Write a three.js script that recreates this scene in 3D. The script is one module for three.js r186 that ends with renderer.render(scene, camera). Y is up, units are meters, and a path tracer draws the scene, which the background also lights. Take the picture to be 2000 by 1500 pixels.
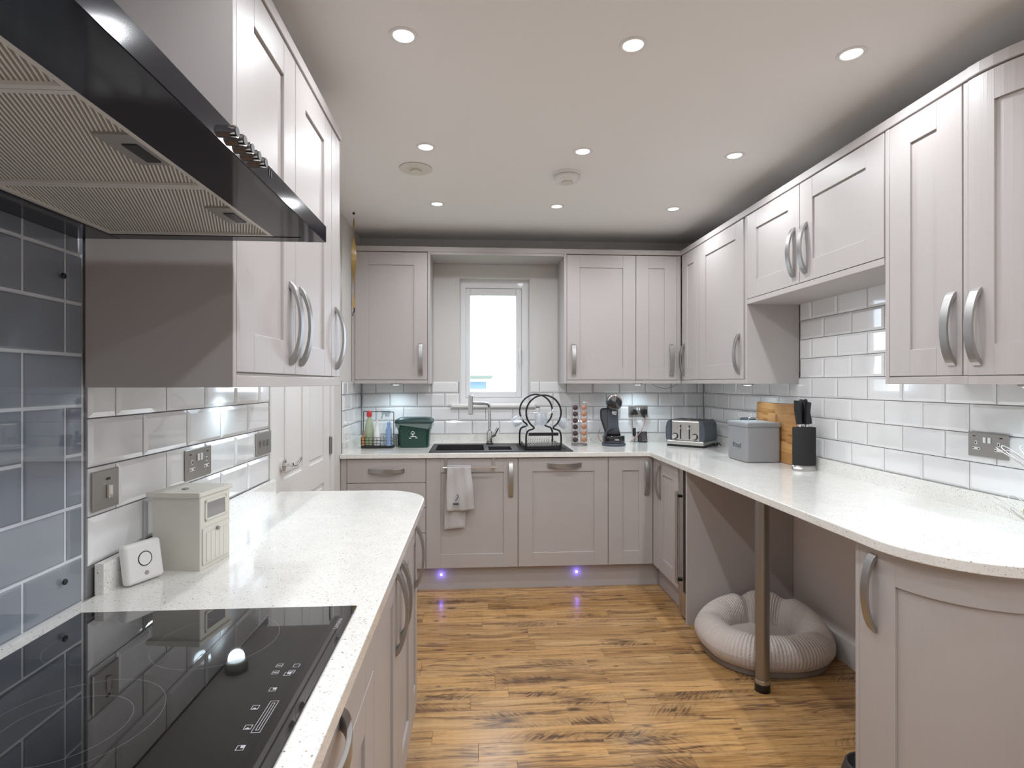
import * as THREE from 'three';
import { RoundedBoxGeometry } from 'three/addons/geometries/RoundedBoxGeometry.js';
import { mergeGeometries } from 'three/addons/utils/BufferGeometryUtils.js';
import { RectAreaLightUniformsLib } from 'three/addons/lights/RectAreaLightUniformsLib.js';

// ------------------------------------------------------------------ camera, sky, exposure
const scene = new THREE.Scene();
const EYE = 1.355, YAW = 0.0644;
const camera = new THREE.PerspectiveCamera(2 * Math.atan(750 / 1067.4) * 180 / Math.PI, 4 / 3, 0.02, 60);
camera.position.set(0, EYE, 0);
camera.rotation.y = -YAW;
camera.setViewOffset(2000, 1500, 7.6, 1.5, 2000, 1500);
camera.updateProjectionMatrix();
scene.add(camera);
scene.background = new THREE.Color().setRGB(8.0, 9.3, 11.0);           // bright overcast sky
const renderer = new THREE.WebGLRenderer();
renderer.toneMapping = THREE.LinearToneMapping;
renderer.toneMappingExposure = 0.53;
renderer.shadowMap.enabled = true;
RectAreaLightUniformsLib.init();
const LAMP = 2.5, PUCK = 0.6;

// ------------------------------------------------------------------ helpers
let seed = 20240;
const rnd = () => { seed = (seed * 1664525 + 1013904223) >>> 0; return seed / 4294967296; };
const rr = (a, b) => a + (b - a) * rnd();
const hash2 = (x, y) => { let h = (x * 374761393 + y * 668265263) | 0; h = Math.imul(h ^ (h >>> 13), 1274126177); return ((h ^ (h >>> 16)) >>> 0) / 4294967296; };
function vnoise(x, y, px = 0, py = 0) {
  const xi = Math.floor(x), yi = Math.floor(y), fx = x - xi, fy = y - yi, sx = fx * fx * (3 - 2 * fx), sy = fy * fy * (3 - 2 * fy);
  const w = (a, p) => p ? ((a % p) + p) % p : a;
  const a = hash2(w(xi, px), w(yi, py)), b = hash2(w(xi + 1, px), w(yi, py)), c = hash2(w(xi, px), w(yi + 1, py)), d = hash2(w(xi + 1, px), w(yi + 1, py));
  return a + (b - a) * sx + (c - a) * sy + (a - b - c + d) * sx * sy;
}
const sstep = (a, b, x) => { const t = Math.min(1, Math.max(0, (x - a) / (b - a))); return t * t * (3 - 2 * t); };
const taken = {};
const numbered = (n) => { const k = taken[n] = (taken[n] ?? -1) + 1; return k ? n + '_' + String(k).padStart(3, '0') : n; };
function tag(o, label, category, group) { o.userData.label = label; o.userData.category = category; if (group) o.userData.group = group; return o; }
// a thing: a Group at (X, Y, depth), turned about y
function thing(name, label, category, [X, Y, D] = [0, 0, 0], turn = 0, group) {
  const g = new THREE.Group(); g.name = numbered(name); g.position.set(X, Y, -D); g.rotation.y = turn; scene.add(g);
  return tag(g, label, category, group);
}
function mesh(name, geo, mat, parent, [x, y, z] = [0, 0, 0]) {
  const m = new THREE.Mesh(geo, mat); m.name = name; m.position.set(x, y, z); parent.add(m); return m;
}
function struct(name, label, category, geo, mat) {
  const m = geo ? new THREE.Mesh(geo, mat) : new THREE.Group(); m.name = name; scene.add(m); m.userData.kind = 'structure'; return tag(m, label, category);
}
function part(name, parent, [x, y, z] = [0, 0, 0]) { const g = new THREE.Group(); g.name = name; g.position.set(x, y, z); parent.add(g); return g; }
const cache = {};
// chamfered block, origin at lower left back corner, front towards +z; uv in metres
function bb(w, h, d, b = 0.0012) {
  const k = [w, h, d, b].map((v) => v.toFixed(4)).join();
  if (cache[k]) return cache[k];
  b = Math.min(b, w / 3, h / 3, d / 3);
  const s = new THREE.Shape([[b, b], [w - b, b], [w - b, h - b], [b, h - b]].map(([x, y]) => new THREE.Vector2(x, y)));
  const g = new THREE.ExtrudeGeometry(s, { depth: d - 2 * b, bevelEnabled: true, bevelSize: b, bevelThickness: b, bevelSegments: 1 });
  g.translate(0, 0, b);
  return cache[k] = g;
}
const cbox = (w, h, d, b = 0.001) => bb(w, h, d, b).clone().translate(-w / 2, 0, -d / 2);          // centred on its base
const rbox = (w, h, d, r, seg = 3) => new RoundedBoxGeometry(w, h, d, seg, r).translate(0, h / 2, 0);
const lathe = (pts, seg = 32) => new THREE.LatheGeometry(pts.map(([r, y]) => new THREE.Vector2(Math.max(r, 0.00001), y)), seg);
function tube(pts, r, seg = 40, closed = false, rs = 8) {
  return new THREE.TubeGeometry(new THREE.CatmullRomCurve3(pts.map((p) => new THREE.Vector3(...p)), closed, 'catmullrom', 0.4), seg, r, rs, closed);
}
function rod(a, b, r, seg = 8) {
  const A = new THREE.Vector3(...a), B = new THREE.Vector3(...b), L = A.distanceTo(B);
  const g = new THREE.CylinderGeometry(r, r, L, seg);
  g.applyQuaternion(new THREE.Quaternion().setFromUnitVectors(new THREE.Vector3(0, 1, 0), B.clone().sub(A).normalize()));
  return g.translate((A.x + B.x) / 2, (A.y + B.y) / 2, (A.z + B.z) / 2);
}
const merge = (list) => mergeGeometries(list.map((g) => { const n = g.index ? g.toNonIndexed() : g.clone(); for (const k of Object.keys(n.attributes)) if (!['position', 'normal', 'uv'].includes(k)) n.deleteAttribute(k); return n; }));
// block between world corners (X0..X1, Y0..Y1, D0..D1), D0 nearer the camera; uv in metres on every face
function block(X0, X1, Y0, Y1, D0, D1) {
  const g = new THREE.BoxGeometry(X1 - X0, Y1 - Y0, D1 - D0); g.translate((X0 + X1) / 2, (Y0 + Y1) / 2, -(D0 + D1) / 2);
  const p = g.attributes.position, n = g.attributes.normal, uv = g.attributes.uv;
  for (let i = 0; i < p.count; i++) {
    const ax = Math.abs(n.getX(i)), ay = Math.abs(n.getY(i));
    if (ax > 0.5) uv.setXY(i, p.getZ(i), p.getY(i)); else if (ay > 0.5) uv.setXY(i, p.getX(i), p.getZ(i)); else uv.setXY(i, p.getX(i), p.getY(i));
  }
  return g;
}
// horizontal slab from an outline in (X, D), top at Y1
function slab(outline, Y0, Y1, b = 0.002, holes = []) {
  const s = new THREE.Shape(outline.map(([x, d]) => new THREE.Vector2(x, d)));
  for (const h of holes) s.holes.push(new THREE.Path(h.map(([x, d]) => new THREE.Vector2(x, d))));
  const g = new THREE.ExtrudeGeometry(s, { depth: Y1 - Y0 - 2 * b, bevelEnabled: true, bevelSize: b, bevelThickness: b, bevelOffset: -b, bevelSegments: 2, curveSegments: 1 });
  g.rotateX(-Math.PI / 2);
  return g.translate(0, Y0 + b, 0);
}
// part of an upright ring about (Cx, Cd): angle 0 faces -X, growing towards the camera
function arcBlock(Cx, Cd, r0, r1, a0, a1, Y0, Y1, seg = 10) {
  const pos = [], idx = [], uv = [];
  const P = (r, a, y) => { pos.push(Cx - r * Math.cos(a), y, -Cd + r * Math.sin(a)); uv.push(r1 * a, y); return pos.length / 3 - 1; };
  const quad = (a, b, c, d) => idx.push(a, b, c, a, c, d);
  for (let i = 0; i < seg; i++) {
    const a = a0 + (a1 - a0) * i / seg, b = a0 + (a1 - a0) * (i + 1) / seg;
    quad(P(r1, a, Y0), P(r1, b, Y0), P(r1, b, Y1), P(r1, a, Y1));
    quad(P(r0, b, Y0), P(r0, a, Y0), P(r0, a, Y1), P(r0, b, Y1));
    quad(P(r1, a, Y1), P(r1, b, Y1), P(r0, b, Y1), P(r0, a, Y1));
    quad(P(r0, a, Y0), P(r0, b, Y0), P(r1, b, Y0), P(r1, a, Y0));
  }
  quad(P(r0, a0, Y0), P(r1, a0, Y0), P(r1, a0, Y1), P(r0, a0, Y1));
  quad(P(r1, a1, Y0), P(r0, a1, Y0), P(r0, a1, Y1), P(r1, a1, Y1));
  const g = new THREE.BufferGeometry();
  g.setAttribute('position', new THREE.Float32BufferAttribute(pos, 3)); g.setAttribute('uv', new THREE.Float32BufferAttribute(uv, 2)); g.setIndex(idx);
  g.computeVertexNormals(); return g;
}
function arcPts(cx, cd, r, a0, a1, n) { const o = []; for (let i = 0; i <= n; i++) { const a = a0 + (a1 - a0) * i / n; o.push([cx + r * Math.cos(a), cd + r * Math.sin(a)]); } return o; }

// ------------------------------------------------------------------ textures and materials
function dataTex(w, h, fn, { srgb = true, size = [1, 1] } = {}) {
  const d = new Uint8Array(w * h * 4);
  for (let y = 0; y < h; y++) for (let x = 0; x < w; x++) {
    const c = fn(x, y), i = (y * w + x) * 4;
    d[i] = Math.max(0, Math.min(255, c[0])); d[i + 1] = Math.max(0, Math.min(255, c[1])); d[i + 2] = Math.max(0, Math.min(255, c[2])); d[i + 3] = 255;
  }
  const t = new THREE.DataTexture(d, w, h, THREE.RGBAFormat); t.wrapS = t.wrapT = THREE.RepeatWrapping; t.magFilter = THREE.LinearFilter; t.minFilter = THREE.LinearMipmapLinearFilter; t.generateMipmaps = true;
  if (srgb) t.colorSpace = THREE.SRGBColorSpace;
  t.repeat.set(1 / size[0], 1 / size[1]); t.needsUpdate = true; return t;
}
const lin = (r, g, b) => new THREE.Color().setRGB(r, g, b);
const std = (color, roughness, extra = {}) => new THREE.MeshStandardMaterial({ color: color.isColor ? color : new THREE.Color(color), roughness, ...extra });
const phy = (color, roughness, extra = {}) => new THREE.MeshPhysicalMaterial({ color: color.isColor ? color : new THREE.Color(color), roughness, ...extra });

const grainBump = dataTex(256, 256, (x, y) => {
  const v = 128 + 90 * (vnoise(x / 2, y / 40, 128, 0) - 0.5) + 60 * (vnoise(x / 5 + 9, y / 64 + 3, 0, 4) - 0.5); return [v, v, v];
}, { srgb: false, size: [0.22, 0.5] });
const plasterBump = dataTex(256, 256, (x, y) => { const v = 128 + 70 * (vnoise(x / 4, y / 4, 64, 64) - 0.5) + 50 * (vnoise(x / 16, y / 16, 16, 16) - 0.5); return [v, v, v]; }, { srgb: false, size: [0.4, 0.4] });
// white quartz: pale ground with small grey and brown chips
const chips = (() => {
  const W = 1024, map = new Float32Array(W * W * 2);
  for (let k = 0; k < 9500; k++) {
    const cx = rnd() * W, cy = rnd() * W, r = 0.9 + 2.6 * rnd() ** 3, depth = 0.12 + 0.5 * rnd() ** 2, warm = rnd(), e = rr(0.5, 1), an = rr(0, 3.14), ca = Math.cos(an), sa = Math.sin(an);
    for (let y = -6; y <= 6; y++) for (let x = -6; x <= 6; x++) {
      const u = (x * ca + y * sa), v = (-x * sa + y * ca) / e, d = Math.hypot(u, v);
      if (d < r) { const i = ((((cy + y) | 0) + W) % W * W + (((cx + x) | 0) + W) % W) * 2; const q = depth * Math.min(1, (r - d) * 1.2); if (q > map[i]) { map[i] = q; map[i + 1] = warm; } }
    }
  }
  return dataTex(W, W, (x, y) => {
    const i = (y * W + x) * 2, n = (vnoise(x / 6, y / 6) - 0.5) * 9 + (vnoise(x / 60, y / 60) - 0.5) * 6, q = map[i], w = map[i + 1];
    const c = [236 + n, 235 + n, 230 + n]; const k = w > 0.6 ? [120, 104, 86] : [112, 112, 112];
    return c.map((v, j) => v + (k[j] - v) * q * 1.5);
  }, { size: [0.62, 0.62] });
})();
// floor boards: twelve strips of different wood in one sheet, grain along u
const STRIPS = 12, WOODW = 2048, WOODH = 1536;
const woodTone = []; for (let i = 0; i < STRIPS; i++) woodTone.push([rr(-0.3, 0.2), rnd(), rr(0, 1000)]);
const woodTex = (() => {
  const sh = WOODH / STRIPS, knots = [], saw = [];
  for (let s = 0; s < STRIPS; s++) {
    for (let k = 0; k < 5; k++) knots.push([s, rr(0, WOODW), rr(0.15, 0.85) * sh, rr(5, 17), rr(0.35, 1)]);
    for (let k = 0; k < 4; k++) saw.push([s, rr(0, WOODW), rr(200, 620), rr(-0.2, 1.1) * sh, rr(22, 70), rr(0.35, 0.9)]);
  }
  const knotsOf = woodTone.map((_, i) => knots.filter((k) => k[0] === i)), sawOf = woodTone.map((_, i) => saw.filter((k) => k[0] === i));
  return dataTex(WOODW, WOODH, (x, y) => {
    const s = Math.min(STRIPS - 1, Math.floor(y / sh)), ly = y - s * sh, [tone, warm, off] = woodTone[s];
    const ak = knotsOf[s], as = sawOf[s];
    let bend = 9 * (vnoise(x / 190 + off, s * 7.3) - 0.5) * 2, kd = 0;
    for (const [, kx, ky, kr, kk] of ak) {
      let dx = Math.abs(x - kx); dx = Math.min(dx, WOODW - dx); const dy = ly - ky, d2 = (dx / (kr * 2.6)) ** 2 + (dy / kr) ** 2;
      bend += (dy > 0 ? 1 : -1) * kr * 0.8 * Math.exp(-d2 * 0.35); kd = Math.max(kd, kk * Math.exp(-d2 * 2.2));
    }
    const gy = ly + bend;
    let g = 0.55 * vnoise(x / 260 + off, gy / 9 + off) + 0.3 * vnoise(x / 90 + off * 2, gy / 3.2) + 0.15 * vnoise(x / 26, gy / 1.4 + off);
    const streak = sstep(0.5, 0.95, 0.6 * vnoise(x / 240 + off * 3, gy / 17 + 40) + 0.4 * vnoise(x / 60 + off, gy / 5 + 11)) * 0.8, pale = sstep(0.58, 0.85, vnoise(x / 330 + off * 5, gy / 16 + 90)) * 0.55;
    let dark = streak * (0.6 + 0.6 * g) + kd * 1.3;
    for (const [, sx, sl, sy, sw, sk] of as) {
      let dx = x - sx; if (dx < -WOODW / 2) dx += WOODW; if (dx > WOODW / 2) dx -= WOODW; const dy = ly - sy;
      if (Math.abs(dx) < sl / 2 && Math.abs(dy) < sw) { const e = (1 - Math.abs(dx) * 2 / sl) * (1 - Math.abs(dy) / sw); dark += sk * e * (0.45 + 0.9 * sstep(0.45, 0.75, vnoise((x + dy * 0.8) / 7, dy / 30 + s))); }
    }
    const pore = sstep(0.72, 0.95, vnoise(x / 34 + off, ly / 1.3 + off)) * 0.35;
    dark = Math.min(1, dark + pore);
    let c = [184 + 66 * tone + 56 * (g - 0.5), 140 + 58 * tone + 50 * (g - 0.5) + 6 * warm, 86 + 42 * tone + 40 * (g - 0.5) + 14 * warm];
    c = [c[0] + (203 - c[0]) * pale, c[1] + (168 - c[1]) * pale, c[2] + (120 - c[2]) * pale];
    return [c[0] + (92 - c[0]) * dark, c[1] + (68 - c[1]) * dark, c[2] + (48 - c[2]) * dark];
  });
})();
const boardTex = dataTex(512, 512, (x, y) => {
  const lam = Math.floor(x / 74), g = vnoise(x / 3 + lam * 31, y / 70 + lam * 5) * 0.6 + vnoise(x / 9, y / 160 + lam) * 0.4, t = (hash2(lam, 5) - 0.5) * 26;
  const d = sstep(0.62, 0.9, vnoise(x / 20 + 7, y / 120)) * 30;
  return [190 + t + 34 * (g - 0.5) - d, 142 + t + 32 * (g - 0.5) - d, 88 + t * 0.7 + 28 * (g - 0.5) - d];
}, { size: [0.36, 0.36] });
const meshBump = dataTex(128, 128, (x) => { const v = 128 + 120 * Math.sin(x / 128 * Math.PI * 2 * 4); return [v, v, v]; }, { srgb: false, size: [0.02, 0.02] });
const meshTone = dataTex(128, 128, (x) => { const v = 196 + 56 * Math.sin(x / 128 * Math.PI * 2 * 4); return [v, v * 0.985, v * 0.95]; }, { size: [0.02, 0.02] });
const plushBump = dataTex(256, 256, (x, y) => { const v = 128 + 70 * Math.sin(x / 256 * Math.PI * 2 * 16) * (0.7 + 0.3 * vnoise(x / 8, y / 12)) + 70 * (vnoise(x / 3, y / 3, 0, 0) - 0.5); return [v, v, v]; }, { srgb: false, size: [1, 1] });
const clothBump = dataTex(128, 128, (x, y) => { const v = 128 + 40 * Math.sin(x * Math.PI / 4) + 40 * Math.sin(y * Math.PI / 4) + 60 * (vnoise(x / 3, y / 3) - 0.5); return [v, v, v]; }, { srgb: false, size: [0.06, 0.06] });

const M = {
  ceiling: std(lin(0.86, 0.85, 0.835), 0.95, { bumpMap: plasterBump, bumpScale: 0.0004 }),
  wall: std(lin(0.66, 0.645, 0.625), 0.92, { bumpMap: plasterBump, bumpScale: 0.0004 }),
  taupe: std(lin(0.66, 0.60, 0.58), 0.85, { bumpMap: plasterBump, bumpScale: 0.0004 }),
  paint: std(lin(0.47, 0.437, 0.425), 0.42, { bumpMap: grainBump, bumpScale: 0.0004 }),
  panelPaint: std(lin(0.47, 0.437, 0.425), 0.5),
  gloss: std(lin(0.78, 0.77, 0.75), 0.35),
  tile: phy(lin(0.86, 0.865, 0.87), 0.08, { clearcoat: 1, clearcoatRoughness: 0.02, ior: 1.6 }),
  tile2: phy(lin(0.835, 0.84, 0.85), 0.1, { clearcoat: 1, clearcoatRoughness: 0.02, ior: 1.6 }),
  grout: std(lin(0.22, 0.22, 0.23), 0.95),
  whiteGrout: std(lin(0.86, 0.87, 0.88), 0.9),
  greyTile: std(lin(0.275, 0.30, 0.34), 0.4),
  greyTile2: std(lin(0.255, 0.28, 0.315), 0.4),
  splashGlass: phy(lin(0.97, 0.985, 1), 0.0, { transmission: 1, thickness: 0, ior: 1.5 }),
  quartz: phy(0xffffff, 0.16, { map: chips, clearcoat: 0.35, clearcoatRoughness: 0.06 }),
  nickel: std(lin(0.43, 0.425, 0.415), 0.36, { metalness: 1 }),
  chrome: std(lin(0.78, 0.78, 0.78), 0.1, { metalness: 1 }),
  steel: std(lin(0.55, 0.54, 0.52), 0.36, { metalness: 1 }),
  dullSteel: std(lin(0.36, 0.35, 0.345), 0.38, { metalness: 1 }),
  plate: std(lin(0.42, 0.40, 0.375), 0.38, { metalness: 0.85 }),
  black: std(lin(0.012, 0.012, 0.014), 0.35),
  blackGloss: phy(lin(0.012, 0.013, 0.018), 0.12, { clearcoat: 1, clearcoatRoughness: 0.04 }),
  hoodBlack: phy(lin(0.01, 0.011, 0.02), 0.09, { specularIntensity: 0.55 }),
  blackMatt: std(lin(0.018, 0.018, 0.02), 0.75),
  composite: std(lin(0.022, 0.022, 0.024), 0.45),
  white: std(lin(0.8, 0.8, 0.79), 0.35),
  cream: std(lin(0.70, 0.68, 0.61), 0.5),
  upvc: phy(lin(0.8, 0.81, 0.82), 0.25, { clearcoat: 0.3 }),
  pane: phy(0xffffff, 0.0, { transmission: 1, thickness: 0, ior: 1.5 }),
  clear: phy(lin(0.96, 0.98, 1), 0.02, { transmission: 1, thickness: 0, ior: 1.45 }),
  charcoal: std(lin(0.075, 0.088, 0.11), 0.42),
  filter: std(lin(1, 1, 1), 0.5, { metalness: 0, map: meshTone, bumpMap: meshBump, bumpScale: 0.0022 }),
  filterFrame: std(lin(0.68, 0.67, 0.64), 0.4, { metalness: 0.25 }),
  towel: std(lin(0.55, 0.535, 0.535), 0.95, { bumpMap: clothBump, bumpScale: 0.0015, side: THREE.DoubleSide }),
  plush: std(lin(0.63, 0.56, 0.52), 0.98, { bumpMap: plushBump, bumpScale: 0.006 }),
  plushBase: std(lin(0.22, 0.175, 0.15), 0.95),
  green: std(lin(0.012, 0.055, 0.038), 0.35),
  greenLid: std(lin(0.016, 0.05, 0.045), 0.4),
  liner: phy(lin(0.30, 0.40, 0.38), 0.35, { transmission: 0.5, thickness: 0, side: THREE.DoubleSide }),
  wood: std(0xffffff, 0.5, { map: boardTex }),
  binGrey: std(lin(0.275, 0.28, 0.29), 0.4),
  paleBlue: std(lin(0.45, 0.56, 0.62), 0.4),
  frosted: phy(lin(0.90, 0.925, 0.95), 0.12, { transmission: 0.75, thickness: 0, ior: 1.5 }),
  wire: std(lin(0.62, 0.62, 0.6), 0.35, { metalness: 0.4 }),
  red: std(lin(0.55, 0.04, 0.05), 0.4),
  blueLiquid: phy(lin(0.40, 0.56, 0.80), 0.1, { transmission: 0.5, thickness: 0 }),
  greenLiquid: phy(lin(0.62, 0.68, 0.50), 0.1, { transmission: 0.5, thickness: 0 }),
  copper: std(lin(0.42, 0.2, 0.13), 0.4, { metalness: 0.5 }),
  plum: std(lin(0.05, 0.022, 0.03), 0.4),
  pinkCord: std(lin(0.45, 0.24, 0.24), 0.6),
  fly: phy(lin(0.42, 0.28, 0.09), 0.3, { transmission: 0.2, thickness: 0, side: THREE.DoubleSide }),
  lens: std(lin(0.9, 0.9, 0.9), 0.4, { emissive: lin(1, 0.985, 0.96), emissiveIntensity: 3.2 }),
  puckLens: std(lin(0.9, 0.9, 0.9), 0.4, { emissive: lin(0.78, 0.93, 1), emissiveIntensity: 5 }),
  blueLed: std(lin(0.4, 0.4, 0.9), 0.4, { emissive: lin(0.35, 0.3, 1), emissiveIntensity: 9 }),
  rubber: std(lin(0.05, 0.05, 0.052), 0.6),
  houseWall: std(lin(0.85, 0.83, 0.78), 0.9),
  houseTrim: std(lin(0.17, 0.2, 0.16), 0.8),
  housePane: phy(lin(0.17, 0.25, 0.33), 0.05, {}),
  lawn: std(lin(0.2, 0.24, 0.14), 0.95),
};
const floorMat = (() => { const m = phy(0xffffff, 0.25, { map: woodTex }); woodTex.repeat.set(1, 1); return m; })();

// ------------------------------------------------------------------ room shell
const XL = -0.848, XR = 1.806, DW = 4.172, H = 2.45, REAR = -1.7;
struct('ceiling', 'smooth off-white plastered ceiling with recessed downlights', 'ceiling', block(XL - 0.2, XR + 0.2, H, H + 0.15, REAR - 0.2, DW + 0.25), M.ceiling);
{ // back wall with the window opening
  const s = new THREE.Shape([[XL - 0.2, 0], [XR + 0.2, 0], [XR + 0.2, H], [XL - 0.2, H]].map(([x, y]) => new THREE.Vector2(x, y)));
  s.holes.push(new THREE.Path([[-0.102, 1.19], [0.436, 1.19], [0.436, 2.158], [-0.102, 2.158]].map(([x, y]) => new THREE.Vector2(x, y))));
  const g = new THREE.ExtrudeGeometry(s, { depth: 0.25, bevelEnabled: false }); g.translate(0, 0, -DW - 0.258);
  struct('wall_back', 'pale grey painted wall around the small window, tiled in white metro tiles lower down', 'wall', g, M.wall);
}
const wallBack = scene.getObjectByName('wall_back');
const wallLeft = struct('wall_left', 'left wall with a white panelled door and tiles in the corner', 'wall', block(XL - 0.2, XL, 0, H, 2.28, DW + 0.25), M.wall);
const wallHob = struct('wall_hob_side', 'wall behind the hob, tiled white beside a glass covered grey part', 'wall', block(XL - 0.2, -0.818, 0, H, REAR - 0.2, 2.28), M.wall);
const wallRight = struct('wall_right', 'right wall, white metro tiles above the worktop and mauve-grey paint below it', 'wall', block(XR + 0.008, XR + 0.2, 0, H, REAR - 0.2, DW + 0.25), M.taupe);
struct('wall_rear', 'plain pale wall at the other end of the kitchen', 'wall', block(XL - 0.2, XR + 0.2, 0, H, REAR - 0.2, REAR), M.wall);
const floor = struct('floor', 'rustic golden-brown wood-effect plank floor', 'floor', block(XL - 0.2, XR + 0.2, -0.2, -0.0125, REAR - 0.2, DW + 0.25), M.blackMatt);
{ // floor boards, one mesh each, running across the room
  const gap = 0.0006; let bw;
  for (let d = REAR; d < 3.66; d += bw) {
    bw = [0.085, 0.1, 0.155, 0.12][Math.floor(rnd() * 4)];
    let x = XL - rr(0, 0.7);
    while (x < XR + 0.005) {
      const len = rr(0.45, 1.25), x0 = Math.max(x, XL), x1 = Math.min(x + len, XR + 0.008); x += len;
      if (x1 - x0 < 0.02) continue;
      const g = bb(x1 - x0 - gap, bw - gap, 0.012, 0.0007).clone(), p = g.attributes.position, uv = g.attributes.uv, s = Math.floor(rnd() * STRIPS), u0 = rnd(), fl = rnd() < 0.5;
      for (let i = 0; i < p.count; i++) uv.setXY(i, u0 + p.getX(i) / 1.9, (s + 0.03 + 0.94 * Math.min(1, Math.max(0, (fl ? bw - p.getY(i) : p.getY(i)) / bw))) / STRIPS);
      g.rotateX(-Math.PI / 2); g.translate(x0, -0.0122, -d);
      mesh('plank', g, floorMat, floor);
    }
  }
}
// ---- tiles: bevelled blocks set proud of a grout bed
const tileGeo = {};
function tileG(w, h, bev = 0.011, t = 0.0075, lip = 0.003) {
  const k = [w, h, bev].map((v) => v.toFixed(3)).join(); if (tileGeo[k]) return tileGeo[k];
  bev = Math.min(bev, w * 0.3, h * 0.3);
  const P = [[0, 0, 0], [w, 0, 0], [w, h, 0], [0, h, 0], [0, 0, lip], [w, 0, lip], [w, h, lip], [0, h, lip], [bev, bev, t], [w - bev, bev, t], [w - bev, h - bev, t], [bev, h - bev, t]], F = [[8, 9, 10, 11]];
  for (let i = 0; i < 4; i++) { const j = (i + 1) % 4; F.push([i, j, 4 + j, 4 + i], [4 + i, 4 + j, 8 + j, 8 + i]); }
  const pos = [], uv = []; for (const [a, b, c, d] of F) for (const q of [a, b, c, a, c, d]) { pos.push(...P[q]); uv.push(P[q][0], P[q][1]); }
  const g = new THREE.BufferGeometry(); g.setAttribute('position', new THREE.Float32BufferAttribute(pos, 3)); g.setAttribute('uv', new THREE.Float32BufferAttribute(uv, 2)); g.computeVertexNormals();
  return tileGeo[k] = g;
}
const TP = 0.20695, TH = 0.10476, ROW0 = 1.2797, GR = 0.0032;
// place(m, s, y) puts the tile's lower left corner; s runs to the right as one faces the wall
function tileWall(parent, s0, s1, y0, y1, phase, place, skip) {
  for (let r = -4; r < 7; r++) {
    let b = ROW0 + r * TH, t = b + TH; b = Math.max(b, y0); t = Math.min(t, y1); if (t - b < 0.02) continue;
    const ph = phase + (((r % 2) + 2) % 2 ? TP / 2 : 0), n0 = Math.floor((s0 - ph) / TP) - 1;
    for (let n = n0; ph + n * TP < s1; n++) {
      let a = Math.max(ph + n * TP, s0), c = Math.min(ph + (n + 1) * TP, s1); if (c - a < 0.012) continue;
      const pieces = skip ? skip(a, c, b, t) : [[a, c, b, t]];
      for (const [pa, pc, pb, pt] of pieces) { if (pc - pa < 0.01 || pt - pb < 0.01) continue; const m = mesh('tile', tileG(pc - pa - GR, pt - pb - GR), rnd() < 0.5 ? M.tile : M.tile2, parent); place(m, pa + GR / 2, pb + GR / 2); }
    }
  }
}
const GB = 0.0035;      // grout bed over the plaster
// back wall: tiles 0.966..1.368, round the window
mesh('grout', merge([block(-0.836, -0.104, 0.9, 1.366, DW - GB + 0.008, DW + 0.0079), block(0.438, XR, 0.9, 1.366, DW - GB + 0.008, DW + 0.0079), block(-0.104, 0.438, 0.9, 1.166, DW - GB + 0.008, DW + 0.0079)]), M.grout, wallBack);
tileWall(wallBack, -0.836, XR, 0.966, 1.368, -0.7298, (m, s, y) => m.position.set(s, y, -(DW + 0.0048)), (a, c, b, t) => {
  const L = -0.104, R = 0.438, S = 1.166;                      // the window notch
  if (t <= S || c <= L || a >= R) return [[a, c, b, t]];
  const o = []; if (b < S) o.push([a, c, b, S]);
  const b2 = Math.max(b, S);
  if (a < L) o.push([a, L, b2, t]); if (c > R) o.push([R, c, b2, t]);
  return o;
});
// right wall: s = -D
const RG = mesh('grout', merge([block(XR + 0.0045, XR + 0.0079, 0.9, 1.42, 1.246, DW), block(XR + 0.0045, XR + 0.0079, 1.42, 1.82, 1.911, 2.9185)]), M.grout, wallRight);
const rightPlace = (m, s, y) => { m.rotation.y = -Math.PI / 2; m.position.set(XR + 0.0045, y, s); };
tileWall(wallRight, -DW, -1.248, 0.966, 1.3845, -4.0534, rightPlace);
tileWall(wallRight, -2.9185, -1.911, 1.3845, 1.806, -4.0534, rightPlace);
// left wall near part: s runs towards larger D
mesh('grout', block(-0.818, -0.8145, 0.9, 1.42, 1.206, 2.238), M.grout, wallHob); mesh('grout', block(XL, XL + 0.0035, 0.9, 1.368, 3.585, DW), M.grout, wallLeft);
tileWall(wallHob, 1.208, 2.236, 0.966, 1.3845, 1.3, (m, s, y) => { m.rotation.y = Math.PI / 2; m.position.set(-0.8146, y, -s); });
tileWall(wallLeft, 3.59, DW, 0.966, 1.368, 3.93, (m, s, y) => { m.rotation.y = Math.PI / 2; m.position.set(XL + 0.0034, y, -s); });
mesh('tile_edge_trim', block(-0.818, -0.806, 0.9, 1.36, 2.236, 2.243), M.gloss, wallHob);
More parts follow.
